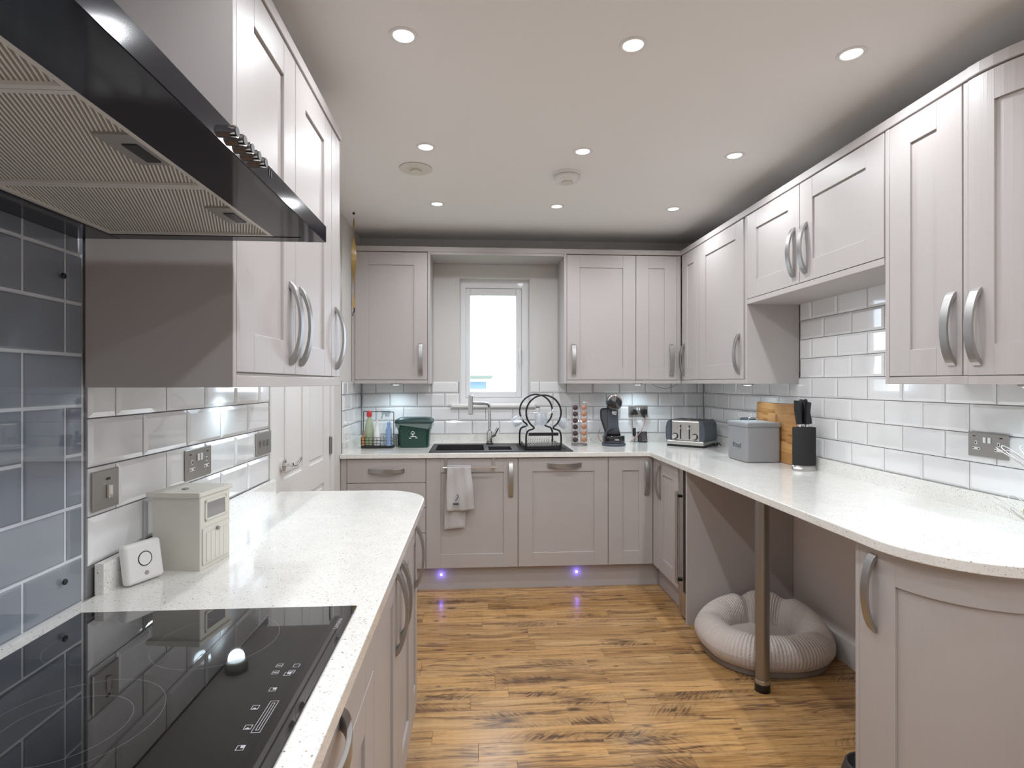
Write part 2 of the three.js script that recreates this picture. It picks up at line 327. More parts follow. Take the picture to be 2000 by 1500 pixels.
// grey tiles with broad white joints behind the hob
mesh('white_grout', block(-0.818, -0.8135, 0.88, 1.73, 0.2, 1.196), M.whiteGrout, wallHob);
{
  const rows = [0.9, 0.996, 1.102, 1.207, 1.308, 1.413, 1.5185, 1.619, 1.7], A = 1.042, B = 1.146, g = 0.0072, E = 1.194;
  const cuts = [[A], [B], null, null, [A], [B], [A, B], [A, B, 1.183]];
  const R = [];
  for (let r = 0; r < 8; r++) {
    if (!cuts[r]) continue;
    const c = [0.22, ...(r % 2 ? [0.31, 0.52, 0.73, 0.94] : [0.42, 0.63, 0.84]), ...cuts[r], E];
    for (let i = 0; i + 1 < c.length; i++) R.push([c[i], c[i + 1], rows[r], rows[r + 1]]);
  }
  R.push([A, B, rows[2], rows[4]], [0.84, A, rows[2], rows[3]], [0.84, A, rows[3], rows[4]], [B, E, rows[2], rows[3]], [B, E, rows[3], rows[4]]);
  for (const x of [0.22, 0.43, 0.63]) R.push([x, x === 0.63 ? 0.84 : x === 0.43 ? 0.63 : 0.43, rows[2], rows[3]], [x, x === 0.63 ? 0.84 : x === 0.43 ? 0.63 : 0.43, rows[3], rows[4]]);
  R.forEach(([a, c, b, t], i) => { const m = mesh('grey_tile', tileG(c - a - g, t - b - g, 0.003, 0.0035, 0.002), i % 2 ? M.greyTile : M.greyTile2, wallHob); m.rotation.y = Math.PI / 2; m.position.set(-0.8136, b + g / 2, -(a + g / 2)); });
}
{
  const t = thing('glass_splashback', 'clear glass splashback screwed over grey tiles behind the black hob', 'splashback', [-0.8085, 0.906, 0.24]);
  mesh('glass_panel', block(0, 0.005, 0, 0.742, 0, 0.955), M.splashGlass, t);
  for (const [d, y] of [[0.888, 0.66], [0.892, 0.057], [0.08, 0.66], [0.08, 0.057]]) { const s = mesh('screw', new THREE.SphereGeometry(0.0062, 14, 8).scale(0.6, 1, 1), M.black, t, [0.006, y, -d]); s.name = 'screw'; }
}
// painted wall above the tiles at the right is covered by units; skirting below the right worktop
struct('baseboard_right', 'pale skirting board along the wall behind the dog bed', 'skirting', block(XR - 0.012, XR + 0.008, 0, 0.115, 1.62, 2.985), M.gloss);

// ------------------------------------------------------------------ window
{
  const w = struct('window_1', 'small white plastic casement window with a handle on its right side', 'window');
  const F = (x0, x1, y0, y1, d0, d1) => block(x0, x1, y0, y1, d0, d1);
  const D0 = 4.25;
  for (const [n, g] of [['frame', F(-0.102, -0.058, 1.19, 2.158, D0, D0 + 0.07)], ['frame', F(0.381, 0.436, 1.19, 2.158, D0, D0 + 0.07)], ['frame', F(-0.058, 0.381, 2.094, 2.158, D0, D0 + 0.07)], ['frame', F(-0.058, 0.381, 1.19, 1.241, D0, D0 + 0.07)]]) mesh(n, g, M.upvc, w);
  const bead = (x0, x1, y0, y1) => { const g = bb(x1 - x0, y1 - y0, 0.05, 0.006).clone(); g.translate(x0, y0, -D0 - 0.056); return g; };
  mesh('sash', bead(-0.0575, -0.02, 1.2415, 2.0935), M.upvc, w); mesh('sash', bead(0.336, 0.3805, 1.2415, 2.0935), M.upvc, w);
  mesh('sash', bead(-0.02, 0.336, 2.038, 2.0935), M.upvc, w); mesh('sash', bead(-0.02, 0.336, 1.2415, 1.291), M.upvc, w);
  mesh('pane', new THREE.PlaneGeometry(0.36, 0.76).translate(0.158, 1.664, -D0 - 0.035), M.pane, w);
  const h = part('handle', w, [0.366, 1.6, -D0 + 0.006]);
  mesh('handle_plate', cbox(0.02, 0.06, 0.012, 0.003), M.white, h, [0, -0.035, 0]);
  mesh('lever', merge([cbox(0.014, 0.02, 0.03, 0.003), cbox(0.013, 0.115, 0.012, 0.003).translate(0, -0.1, 0.02)]), M.white, h);
  mesh('window_sill', (() => { const g = bb(0.65, 0.036, 0.098, 0.012).clone(); g.translate(-0.169, 1.164, -4.24); return g; })(), M.gloss, w);
}
// what stands outside the window
{
  const t = thing('neighbouring_house', 'pale rendered house outside with one window and a flat roof edge', 'house', [-0.9, 0, 13.2]);
  mesh('house_wall', block(-6, 1.28, -1.2, 1.47, 0, 4), M.houseWall, t);
  mesh('roof_edge', block(-6.1, 1.37, 1.475, 1.54, -0.25, 4.1), M.houseTrim, t);
  const win = mesh('house_window', block(0.72, 1.25, 1.19, 1.42, -0.04, 0.02), M.white, t);
  mesh('house_pane', block(0.75, 1.22, 1.22, 1.39, -0.05, -0.035), M.housePane, win);
  mesh('garden_wall', block(-6, 8, -1.2, 1.0, -0.6, -0.3), M.houseWall, t);
  struct('ground_outside', 'garden ground outside the window', 'ground', block(-14, 14, -1.4, -1.2, 4.6, 30), M.lawn);
}

// ------------------------------------------------------------------ room door on the left wall
{
  const t = struct('door_1', 'white panelled internal door with a chrome lever handle', 'door');
  const x = XL;                      // wall face
  const put = (name, D0, D1, y0, y1, th, mat, p = t) => mesh(name, block(x, x + th, y0, y1, D0, D1), mat, p);
  for (const [a, b] of [[2.285, 2.35], [3.24, 3.31]]) put('door_frame', a, b, 0, 2.06, 0.026, M.gloss);
  put('door_frame', 2.285, 3.31, 2.06, 2.13, 0.026, M.gloss);
  const L = put('door_leaf', 2.352, 3.238, 0.005, 2.057, 0.006, M.gloss);
  const st = [[2.352, 2.47], [2.742, 2.848], [3.12, 3.238]];
  for (const [a, b] of st) put('door_stile', a, b, 0.005, 2.057, 0.016, M.gloss, L);
  for (const [a, b] of [[2.47, 2.742], [2.848, 3.12]]) for (const [y0, y1] of [[0.005, 0.22], [0.80, 0.93], [1.93, 2.057]]) put('door_rail', a, b, y0, y1, 0.016, M.gloss, L);
  for (const [a, b] of [[2.47, 2.742], [2.848, 3.12]]) for (const [y0, y1] of [[0.22, 0.80], [0.93, 1.93]]) {
    const g = bb(b - a - 0.05, y1 - y0 - 0.05, 0.01, 0.0045).clone(); g.rotateY(Math.PI / 2); g.translate(x + 0.004, y0 + 0.025, -(a + 0.025)); mesh('door_panel', g, M.gloss, L);
  }
  const hd = part('door_handle', t, [x + 0.016, 1.0, -2.44]);
  mesh('rose', new THREE.CylinderGeometry(0.027, 0.029, 0.012, 28).rotateZ(Math.PI / 2), M.chrome, hd, [0.006, 0, 0]);
  mesh('lever', merge([rod([0.006, 0, 0], [0.05, 0, 0], 0.009, 14), tube([[0.048, 0, 0.006], [0.052, -0.004, -0.03], [0.05, 0.004, -0.075], [0.046, 0.012, -0.115]], 0.0085, 24, false, 10)]), M.chrome, hd);
  for (const y of [0.24, 0.99, 1.78]) mesh('hinge', merge([rod([0, -0.045, 0], [0, 0.045, 0], 0.008, 10), new THREE.SphereGeometry(0.009, 10, 8).translate(0, 0.05, 0)]), M.dullSteel, t, [x + 0.024, y, -3.236]);
}

// ------------------------------------------------------------------ cabinet parts
const handleGeo = (() => {                                           // bowed strap handle, 0.23 long, along y, standing out to +z
  const L = 0.115, Hh = 0.03, W = 0.028, o = [], n = 26, s = new THREE.Shape();
  for (let i = 0; i <= n; i++) { const t = -1 + 2 * i / n; o.push([t * L, 0.004 + Hh * Math.pow(1 - t * t, 0.72)]); }
  s.moveTo(-L, 0); for (const [a, b] of o) s.lineTo(a, b); s.lineTo(L, 0); s.lineTo(L - 0.013, 0);
  for (let i = n; i >= 0; i--) { const t = (-1 + 2 * i / n) * 0.955; s.lineTo(t * (L - 0.012), Math.max(0, 0.0005 + (Hh - 0.003) * Math.pow(Math.max(0, 1 - t * t / 0.93), 0.72))); }
  s.lineTo(-L + 0.013, 0); s.closePath();
  const g = new THREE.ExtrudeGeometry(s, { depth: W - 0.0016, bevelEnabled: true, bevelSize: 0.0006, bevelThickness: 0.0008, bevelSegments: 1 });
  // shape x -> y, shape y -> z, extrusion -> x
  g.applyMatrix4(new THREE.Matrix4().set(0, 0, 1, -W / 2, 1, 0, 0, 0, 0, 1, 0, 0, 0, 0, 0, 1));
  return g;
})();
const GAP = 0.0018;
function shaker(parent, x, y, w, h, z, opt = {}) {                     // framed door: stiles, rails, recessed panel, handle
  const { st = 0.093, tr = 0.09, br = 0.09, handle, name = 'door', t = 0.02, mat = M.paint } = opt;
  const d = part(name, parent, [x + GAP, y + GAP, z]); w -= 2 * GAP; h -= 2 * GAP;
  mesh('stile', bb(st, h, t), mat, d); mesh('stile', bb(st, h, t), mat, d, [w - st, 0, 0]);
  mesh('rail', bb(w - 2 * st, br, t), mat, d, [st, 0, 0]); mesh('rail', bb(w - 2 * st, tr, t), mat, d, [st, h - tr, 0]);
  mesh('panel', bb(w - 2 * st, h - br - tr, t - 0.0075, 0.0008), mat, d, [st, br, 0]);
  if (handle) { const m = mesh('handle', handleGeo, M.nickel, d, [handle[0], handle[1], t - 0.0002]); if (handle[2]) m.rotation.z = Math.PI / 2; }
  return d;
}
function slabDrawer(parent, x, y, w, h, z, handle, st = 0.093) {       // plain drawer front, joints showing like the doors'
  const d = part('drawer', parent, [x + GAP, y + GAP, z]); w -= 2 * GAP; h -= 2 * GAP;
  mesh('stile', bb(st, h, 0.02), M.paint, d); mesh('stile', bb(st, h, 0.02), M.paint, d, [w - st, 0, 0]); mesh('drawer_front', bb(w - 2 * st, h, 0.02), M.paint, d, [st, 0, 0]);
  if (handle) { const m = mesh('handle', handleGeo, M.nickel, d, [handle[0], handle[1], 0.0198]); m.rotation.z = Math.PI / 2; }
}
const carcass = (parent, w, h, d, mat = M.panelPaint) => mesh('body', bb(w, h, d, 0.0008), mat, parent);   // front at z = d
const QL = Math.PI / 2, QR = -Math.PI / 2;                             // facing +X, facing -X
const DB = 3.581, DBF = 3.561;                                         // base carcass front, base door front
// ---- back run, base units (carcass 0.15..0.868)
const BY = 0.15, BH = 0.718, DY = 0.154, DH = 0.714;
function baseBack(label, x0, x1) { const t = thing('base_cabinet', label, 'cabinet', [x0, BY, 4.15]); carcass(t, x1 - x0 - 0.0006, BH, 4.15 - DB); return t; }
{
  const t = baseBack('cabinet of four drawers in the corner beside the panelled door', -0.807, -0.303), Z = 4.15 - DB, w = 0.504;
  slabDrawer(t, 0, 0.712 - BY, w, 0.868 - 0.712, Z, [w / 2 - 0.003, 0.078]);
  slabDrawer(t, 0, 0.549 - BY, w, 0.163, Z); slabDrawer(t, 0, 0.386 - BY, w, 0.163, Z); slabDrawer(t, 0, 0.004, w, 0.386 - DY, Z);
  const u = thing('filler_panel', 'narrow filler strip between the corner drawers and the wall', 'panel', [-0.845, BY, 4.15]); mesh('strip', bb(0.037, BH, 4.15 - DBF - 0.004), M.paint, u);
}
{ const t = thing('base_cabinet', 'sink cabinet with a towel rail hung over its door', 'cabinet', [-0.303, BY, 4.15]); carcass(t, 0.5974, 0.535, 4.15 - DB); for (const x of [0, 0.58]) mesh('side', bb(0.0174, BH - 0.536, 4.15 - DB), M.panelPaint, t, [x, 0.5355, 0]); shaker(t, 0, 0.004, 0.598, DH, 4.15 - DB, { handle: [0.549, 0.571, 0] }); }
{ const t = baseBack('wide cabinet door with a horizontal handle right of the sink cabinet', 0.295, 0.893); shaker(t, 0, 0.004, 0.598, DH, 4.15 - DB, { handle: [0.302, 0.664, 1] }); }
{ const t = baseBack('narrow cabinet in the inner corner below the coffee machine', 0.893, 1.193); shaker(t, 0, 0.004, 0.3, DH, 4.15 - DB, { handle: [0.256, 0.571, 0] }); }
// ---- right run, base (door faces at X = 1.195)
const XB = 1.195;
{
  const t = thing('base_cabinet', 'narrow cabinet with a vertical handle, side on next to the slim wine cooler', 'cabinet', [1.79, BY, 3.5795], QR);
  carcass(t, 0.4595, BH, 1.79 - XB - 0.02); mesh('filler', bb(0.1095, DH, 0.02), M.paint, t, [0, 0.004, 1.79 - XB - 0.02]);
  shaker(t, 0.1105, 0.004, 0.349, DH, 1.79 - XB - 0.02, { st: 0.085, handle: [0.045, 0.571, 0] });
}
{
  const t = thing('wine_cooler', 'slim stainless wine cooler with a tall bar handle under the worktop', 'wine cooler', [1.79, 0.02, 3.117], QR), z = 1.79 - XB;
  mesh('body', bb(0.11, 0.845, z - 0.03), M.blackMatt, t);
  mesh('door_glass', bb(0.052, 0.70, 0.018), M.black, t, [0.056, 0.138, z - 0.03]);
  mesh('door_frame', merge([bb(0.055, 0.84, 0.024), bb(0.052, 0.138, 0.024).clone().translate(0.056, 0, 0)]), M.steel, t, [0, 0, z - 0.03]);
  mesh('bar_handle', bb(0.03, 0.53, 0.01, 0.004), M.steel, t, [0.022, 0.185, z + 0.02]);
  for (const y of [0.2, 0.68]) mesh('bracket', bb(0.026, 0.014, 0.026), M.black, t, [0.028, y, z - 0.006]);
}
{
  const t = thing('end_panel', 'tall end panel closing the cooler beside the dog bed recess', 'panel', [1.8135, 0, 3.005], QR);
  mesh('panel', bb(0.02, 0.868, 1.8135 - XB), M.panelPaint, t);
}
// curved end cabinet at the right
const RC = [1.443, 1.525];
{
  const t = thing('curved_base_cabinet', 'curved end cabinet with a bowed door under the rounded worktop corner', 'cabinet');
  const r = RC[0] - XB, [cx, cd] = RC, body = [[1.795, 1.62], [XB + 0.021, 1.62], [XB + 0.021, 1.56], ...arcPts(cx, cd, r - 0.022, Math.PI, Math.PI * 1.5, 10), [1.795, cd - r + 0.022]];
  mesh('body', slab(body, 0.15, 0.868, 0.0005), M.panelPaint, t);
  mesh('side_panel', block(XB + 0.001, 1.796, 0, 0.868, 1.6205, 1.638), M.panelPaint, t);
  mesh('plinth', slab([[1.795, 1.61], [XB + 0.06, 1.61], ...arcPts(cx, cd, r - 0.06, Math.PI, Math.PI * 1.5, 10), [1.795, cd - r + 0.06]], 0, 0.15, 0.0005), M.panelPaint, t);
  const d = part('curved_door', t), y0 = 0.156, y1 = 0.866, a1 = Math.PI * 0.5, st = 0.12;
  mesh('stile', merge([block(XB, XB + 0.02, y0, y1, cd, 1.618), arcBlock(cx, cd, r - 0.02, r, 0, 0.18, y0, y1, 3)]), M.paint, d);
  mesh('stile', arcBlock(cx, cd, r - 0.02, r, a1 - st, a1, y0, y1, 5), M.paint, d);
  mesh('rail', arcBlock(cx, cd, r - 0.02, r, 0.181, a1 - st - 0.001, y0, y0 + 0.09, 12), M.paint, d);
  mesh('rail', arcBlock(cx, cd, r - 0.02, r, 0.181, a1 - st - 0.001, y1 - 0.09, y1, 12), M.paint, d);
  mesh('panel', arcBlock(cx, cd, r - 0.02, r - 0.0075, 0.181, a1 - st - 0.001, y0 + 0.09, y1 - 0.09, 14), M.paint, d);
  const h = mesh('handle', handleGeo, M.nickel, d, [XB + 0.0003, 0.731, -1.557]); h.rotation.y = QR;
}
// ---- left run, base (door faces at X = -0.21)
const XBL = -0.21, LB = -0.80;
{
  const t = thing('base_cabinet', 'drawer cabinet under the black hob', 'cabinet', [LB, BY, 0.28], QL), z = XBL - LB - 0.02;
  carcass(t, 0.899, BH, z);
  slabDrawer(t, 0, 0.747 - BY, 0.9, 0.868 - 0.747, z, [0.5, 0.07]);
  shaker(t, 0, 0.45 - BY, 0.9, 0.297, z, { tr: 0.075, br: 0.075, name: 'drawer', handle: [0.45, 0.257, 1] });
  shaker(t, 0, 0.004, 0.9, 0.296, z, { tr: 0.075, br: 0.075, name: 'drawer', handle: [0.45, 0.257, 1] });
}
{
  const t = thing('base_cabinet', 'double-door cabinet right of the hob drawers', 'cabinet', [LB, BY, 1.1805], QL), z = XBL - LB - 0.02;
  carcass(t, 0.729, BH, z);
  shaker(t, 0, 0.004, 0.38, DH, z, { handle: [0.335, 0.571, 0] }); shaker(t, 0.38, 0.004, 0.349, DH, z, { handle: [0.045, 0.571, 0] });
}
{
  const t = thing('base_cabinet', 'slim end cabinet under the rounded corner of the hob worktop', 'cabinet', [LB, BY, 1.911], QL), z = XBL - LB - 0.02;
  carcass(t, 0.17, BH, z); shaker(t, 0, 0.004, 0.169, DH, z, { st: 0.05, handle: [0.1, 0.571, 0] });
}
struct('trim_1', 'recessed plinth under the hob cabinets', 'plinth', block(LB, XBL - 0.06, 0, 0.1495, 0.3, 2.06), M.panelPaint);
struct('trim_2', 'long recessed plinth under the sink cabinets with two blue lights', 'plinth', block(XL + 0.002, 1.25, 0, 0.1495, 3.612, 3.63), M.panelPaint);
struct('trim_3', 'short recessed plinth beside the slim wine cooler', 'plinth', block(1.2505, 1.266, 0, 0.1495, 3.125, 3.63), M.panelPaint);

// ------------------------------------------------------------------ wall units
const UY = 1.352, UB = 1.378, UT = 2.276, DU = 3.872, XU = 1.5055, CT = 2.316;
function wallUnit(name, label, X, D, turn, w, depth, y0 = UB) { const t = thing(name, label, 'wall cabinet', [X, y0 - 0.0, D], turn); mesh('body', bb(w, UT - y0, depth - 0.02, 0.0008), M.panelPaint, t); return t; }
{ // back run
  const z = DW - DU - 0.02 - 0.004, Db = DW - 0.004;
  let t = wallUnit('wall_cabinet', 'wall cabinet left of the window beside the fly strip', -0.822, Db, 0, 0.503, z + 0.02); shaker(t, 0, 0, 0.503, UT - UB, z, { handle: [0.456, 0.141, 0] });
  mesh('end_panel', bb(0.018, CT - 0.03 - UY, z + 0.02), M.panelPaint, t, [0.5045, UY - UB, 0]);
  mesh('light_pelmet', bb(0.503, 0.024, 0.02), M.panelPaint, t, [0, UY - UB, z]);
  mesh('filler', bb(0.023, UT - UY, z + 0.016), M.panelPaint, t, [-0.0238, UY - UB, 0]);
  t = wallUnit('wall_cabinet', 'wall cabinet right of the window above the pod holder', 0.67, Db, 0, 0.502, z + 0.02); shaker(t, 0, 0, 0.503, UT - UB, z, { handle: [0.048, 0.141, 0] });
  mesh('end_panel', bb(0.018, CT - 0.03 - UY, z + 0.02), M.panelPaint, t, [-0.0185, UY - UB, 0]);
  mesh('light_pelmet', bb(0.502, 0.024, 0.02), M.panelPaint, t, [0, UY - UB, z]);
  t = wallUnit('wall_cabinet', 'narrow wall cabinet in the inner corner above the black plugs', 1.173, Db, 0, 0.302, z + 0.02); shaker(t, 0, 0, 0.302, UT - UB, z, { st: 0.09, handle: [0.258, 0.141, 0] });
  mesh('light_pelmet', bb(0.332, 0.024, 0.02), M.panelPaint, t, [0, UY - UB, z]);
  mesh('corner_post', bb(0.03, UT - UB, z + 0.016), M.paint, t, [0.3024, 0, 0]);
  const b = thing('bridging_shelf', 'board bridging the two wall cabinets over the window', 'panel', [-0.299, 2.262, Db]); mesh('board', bb(0.949, 0.018, z + 0.018), M.panelPaint, b);
}
{ // right run
  const z = XR - XU - 0.02 - 0.001, Xb = XR - 0.001;
  let t = wallUnit('wall_cabinet', 'wall cabinet with one narrow and one wide door in the inner corner', Xb, 3.868, QR, 0.909, z + 0.02);
  shaker(t, 0.012, 0, 0.298, UT - UB, z, { handle: [0.04, 0.141, 0] }); shaker(t, 0.313, 0, 0.597, UT - UB, z, { handle: [0.545, 0.141, 0] });
  mesh('end_panel', bb(0.018, UT - UY, z + 0.02), M.panelPaint, t, [0.931, UY - UB, 0]); mesh('filler', bb(0.021, UT - UB, z), M.panelPaint, t, [0.9094, 0, 0]);
  mesh('light_pelmet', bb(0.93, 0.024, 0.02), M.panelPaint, t, [0, UY - UB, z]);
  t = wallUnit('bridging_cabinet', 'short two-door wall cabinet bridging the tall ones over white tiles', Xb, 2.918, QR, 1.005, z + 0.02, 1.816);
  shaker(t, 0, 0, 0.485, UT - 1.816, z, { handle: [0.437, 0.152, 0] }); shaker(t, 0.485, 0, 0.52, UT - 1.816, z, { handle: [0.045, 0.152, 0] });
  mesh('bottom_board', bb(1.005, 0.026, z + 0.019), M.panelPaint, t, [0, -0.0265, 0]);
  t = wallUnit('wall_cabinet', 'wall cabinet with one flat and one curved door above the metal socket', Xb, 1.888, QR, 0.3, z + 0.02);
  shaker(t, 0, 0, 0.297, UT - UB, z, { handle: [0.262, 0.146, 0] });
  mesh('end_panel', bb(0.018, UT - UY, z + 0.02), M.panelPaint, t, [-0.0185, UY - UB, 0]);
  mesh('light_pelmet', bb(0.3165, 0.024, 0.02), M.panelPaint, t, [0, UY - UB, z]);
  // curved door continuing towards the camera (local x = towards the camera, local z = away from the wall)
  const r = 0.285, lx = 1.888 - 1.571, lz = z + 0.02, arc = (r0, r1, a0, a1, y0, y1, n) => { const g = arcBlock(0, 0, r0, r1, a0, a1, y0, y1, n); g.rotateY(-QR); g.translate(lx, 0, lz - r); return g; };
  const d = part('curved_door', t), hh = UT - UB - GAP, a1 = Math.PI / 2 - 0.01;
  mesh('stile', merge([bb(lx - 0.3, hh - GAP, 0.02).clone().translate(0.3, GAP, z), arc(r - 0.02, r, 0, 0.26, GAP, hh, 4)]), M.paint, d);
  mesh('stile', arc(r - 0.02, r, a1 - 0.3, a1, GAP, hh, 4), M.paint, d);
  mesh('rail', arc(r - 0.02, r, 0.261, a1 - 0.301, GAP, 0.092, 12), M.paint, d); mesh('rail', arc(r - 0.02, r, 0.261, a1 - 0.301, hh - 0.09, hh, 12), M.paint, d);
  mesh('panel', arc(r - 0.02, r - 0.0075, 0.261, a1 - 0.301, 0.092, hh - 0.09, 14), M.paint, d);
  mesh('handle', handleGeo, M.nickel, d, [0.349, 0.146, z + 0.0192]);
  mesh('curved_body', arc(0.02, r - 0.022, 0, a1, 0, UT - UB, 10), M.panelPaint, t);
  mesh('curved_pelmet', arc(r - 0.02, r, 0, a1, UY - UB, -0.002, 12), M.panelPaint, t);
}
{ // cornice strips on top of the units
  const cx = XU + 0.285 - 0.002, cd = 1.571, r = 0.289;
  const inner = [[-0.846, DU - 0.002], [XU - 0.002, DU - 0.002], [XU - 0.002, cd], ...arcPts(cx, cd, r - 0.002, Math.PI, Math.PI * 1.5, 12), [XR, cd - r + 0.002], [XR, DW], [-0.846, DW]];
  struct('trim_4', 'pale cornice strip along the tops of the window side and right wall cabinets', 'cornice', slab(inner, UT + 0.004, CT, 0.003), M.panelPaint);
  struct('trim_5', 'pale cornice strip along the top of the cabinets beside the extractor', 'cornice', slab([[-0.807, 1.19], [-0.502, 1.19], [-0.502, 2.128], [-0.807, 2.128]], UT + 0.004, CT, 0.003), M.panelPaint);
}
{ // left run beside the hood
  const XF = -0.5065, z = XF - (-0.806) - 0.02;
  const t = wallUnit('wall_cabinet', 'wall cabinet with three doors beside the black extractor hood', -0.806, 1.2085, QL, 0.912, z + 0.02);
  shaker(t, 0, 0, 0.391, UT - UB, z, { handle: [0.347, 0.141, 0] }); shaker(t, 0.391, 0, 0.4, UT - UB, z, { handle: [0.045, 0.141, 0] }); shaker(t, 0.793, 0, 0.12, UT - UB, z, { st: 0.059, tr: 0.09, handle: [0.058, 0.141, 0] });
  mesh('side_panel', bb(0.016, UT + 0.004 - 1.346, z + 0.02), M.panelPaint, t, [-0.0165, 1.346 - UB, 0]);
  
  mesh('light_pelmet', bb(0.912, 0.026, 0.02), M.panelPaint, t, [0, 1.346 - UB, z]);
}

// ------------------------------------------------------------------ worktops
const WT = 0.902, WB = 0.872;
{
  const t = thing('worktop', 'white speckled quartz worktop around the hob with one rounded corner', 'worktop');
  const o = [[-0.8055, 0.18], [-0.19, 0.18], [-0.19, 2.144], ...arcPts(-0.39, 2.144, 0.2, 0, Math.PI / 2, 14), [-0.8055, 2.344]];
  mesh('slab', slab(o, WB, WT, 0.0025), M.quartz, t);
  mesh('upstand', block(-0.8065, -0.788, WT, 0.968, 1.222, 2.25), M.quartz, t);
}
{
  const t = thing('worktop', 'white speckled quartz worktop running under the window and along the right wall', 'worktop');
  const [cx, cd] = RC, r = cx - 1.163;
  const o = [[-0.8445, 4.166], [-0.8445, 3.541], [1.155, 3.541], [1.163, 3.533], [1.163, cd], ...arcPts(cx, cd, r, Math.PI, Math.PI * 1.5, 18), [1.803, cd - r], [1.803, 4.166]];
  mesh('slab', slab(o.reverse(), WB, WT, 0.0025, [[[-0.27, 3.6], [-0.27, 4.03], [0.27, 4.03], [0.27, 3.6]]]), M.quartz, t);
  mesh('upstand', block(-0.8445, 1.786, WT, 0.968, 4.147, 4.166), M.quartz, t);
  mesh('upstand', block(1.787, 1.803, WT, 0.968, 1.26, 4.166), M.quartz, t);
  mesh('upstand', block(-0.8445, -0.828, WT, 0.968, 3.6, 4.1465), M.quartz, t);
}
{ // leg under the right worktop
  const t = thing('support_post', 'round brushed steel post with black foot holding up the worktop', 'post', [1.275, 0, 2.335]);
  mesh('foot', lathe([[0, 0], [0.032, 0], [0.032, 0.032], [0.03, 0.034], [0, 0.034]]), M.black, t);
  mesh('pole', new THREE.CylinderGeometry(0.03, 0.03, 0.829, 36).translate(0, 0.449, 0), M.dullSteel, t);
  mesh('collar', lathe([[0.03, 0.034], [0.0315, 0.036], [0.0315, 0.05], [0.03, 0.052]]), M.steel, t);
  mesh('top_plate', new THREE.CylinderGeometry(0.045, 0.045, 0.008, 32).translate(0, 0.867, 0), M.steel, t);
}
// ------------------------------------------------------------------ hob
{
  const c = document.createElement('canvas'); c.width = 1064; c.height = 1540; const x = c.getContext('2d');
  x.fillStyle = '#08080a'; x.fillRect(0, 0, 1064, 1540);
  // canvas x = 2 px per mm from the left edge, y = 2 px per mm from the far edge
  const px = (X) => (X + 0.765) * 2000, py = (D) => (1.12 - D) * 2000;
  x.strokeStyle = '#606066'; x.lineWidth = 2.4;
  const ring = (X, D, r) => { x.beginPath(); x.arc(px(X), py(D), r * 2000, 0, 7); x.stroke(); };
  ring(-0.445, 0.985, 0.1); ring(-0.53, 0.755, 0.108); ring(-0.53, 0.745, 0.075); ring(-0.645, 0.985, 0.075); ring(-0.65, 0.56, 0.09); ring(-0.43, 0.52, 0.09);
  x.strokeStyle = '#b9b9bd'; x.fillStyle = '#b9b9bd'; x.lineWidth = 2;
  const icon = (X, D, fill) => { x.strokeRect(px(X) - 9, py(D) - 9, 18, 18); if (fill === 1) x.fillRect(px(X) - 1, py(D) - 9, 10, 10); if (fill === 2) { x.beginPath(); x.moveTo(px(X) - 9, py(D) + 9); x.lineTo(px(X) + 9, py(D) + 9); x.lineTo(px(X), py(D)); x.fill(); } if (fill === 3) x.fillRect(px(X) - 6, py(D) - 2, 12, 4); };
  icon(-0.279, 0.887, 0); icon(-0.285, 0.862, 1); icon(-0.306, 0.889, 3); icon(-0.305, 0.868, 3); icon(-0.281, 0.868, 3); icon(-0.292, 0.82, 1); icon(-0.3, 0.776, 2); icon(-0.292, 0.732, 2); icon(-0.285, 0.691, 1);
  x.strokeRect(px(-0.284), py(0.79), 22, 140); x.strokeRect(px(-0.280), py(0.785), 7, 120);
  x.save(); x.translate(px(-0.247), py(1.015)); x.rotate(-Math.PI / 2); x.font = '24px sans-serif'; x.fillText('Lamona', 0, 0); x.restore();
  const tex = new THREE.CanvasTexture(c); tex.colorSpace = THREE.SRGBColorSpace;
  const t = thing('induction_hob', 'black glass induction hob with printed rings set on the worktop', 'hob', [-0.499, WT, 0.735]);
  const g = bb(0.532, 0.77, 0.005, 0.0015).clone(), p = g.attributes.position, uv = g.attributes.uv;
  for (let i = 0; i < p.count; i++) uv.setXY(i, p.getX(i) / 0.532, p.getY(i) / 0.77);
  g.rotateX(-Math.PI / 2); g.translate(-0.266, 0.0002, 0.385);
  mesh('glass_top', g, phy(0xffffff, 0.03, { map: tex, clearcoat: 1, clearcoatRoughness: 0.01 }), t);
}
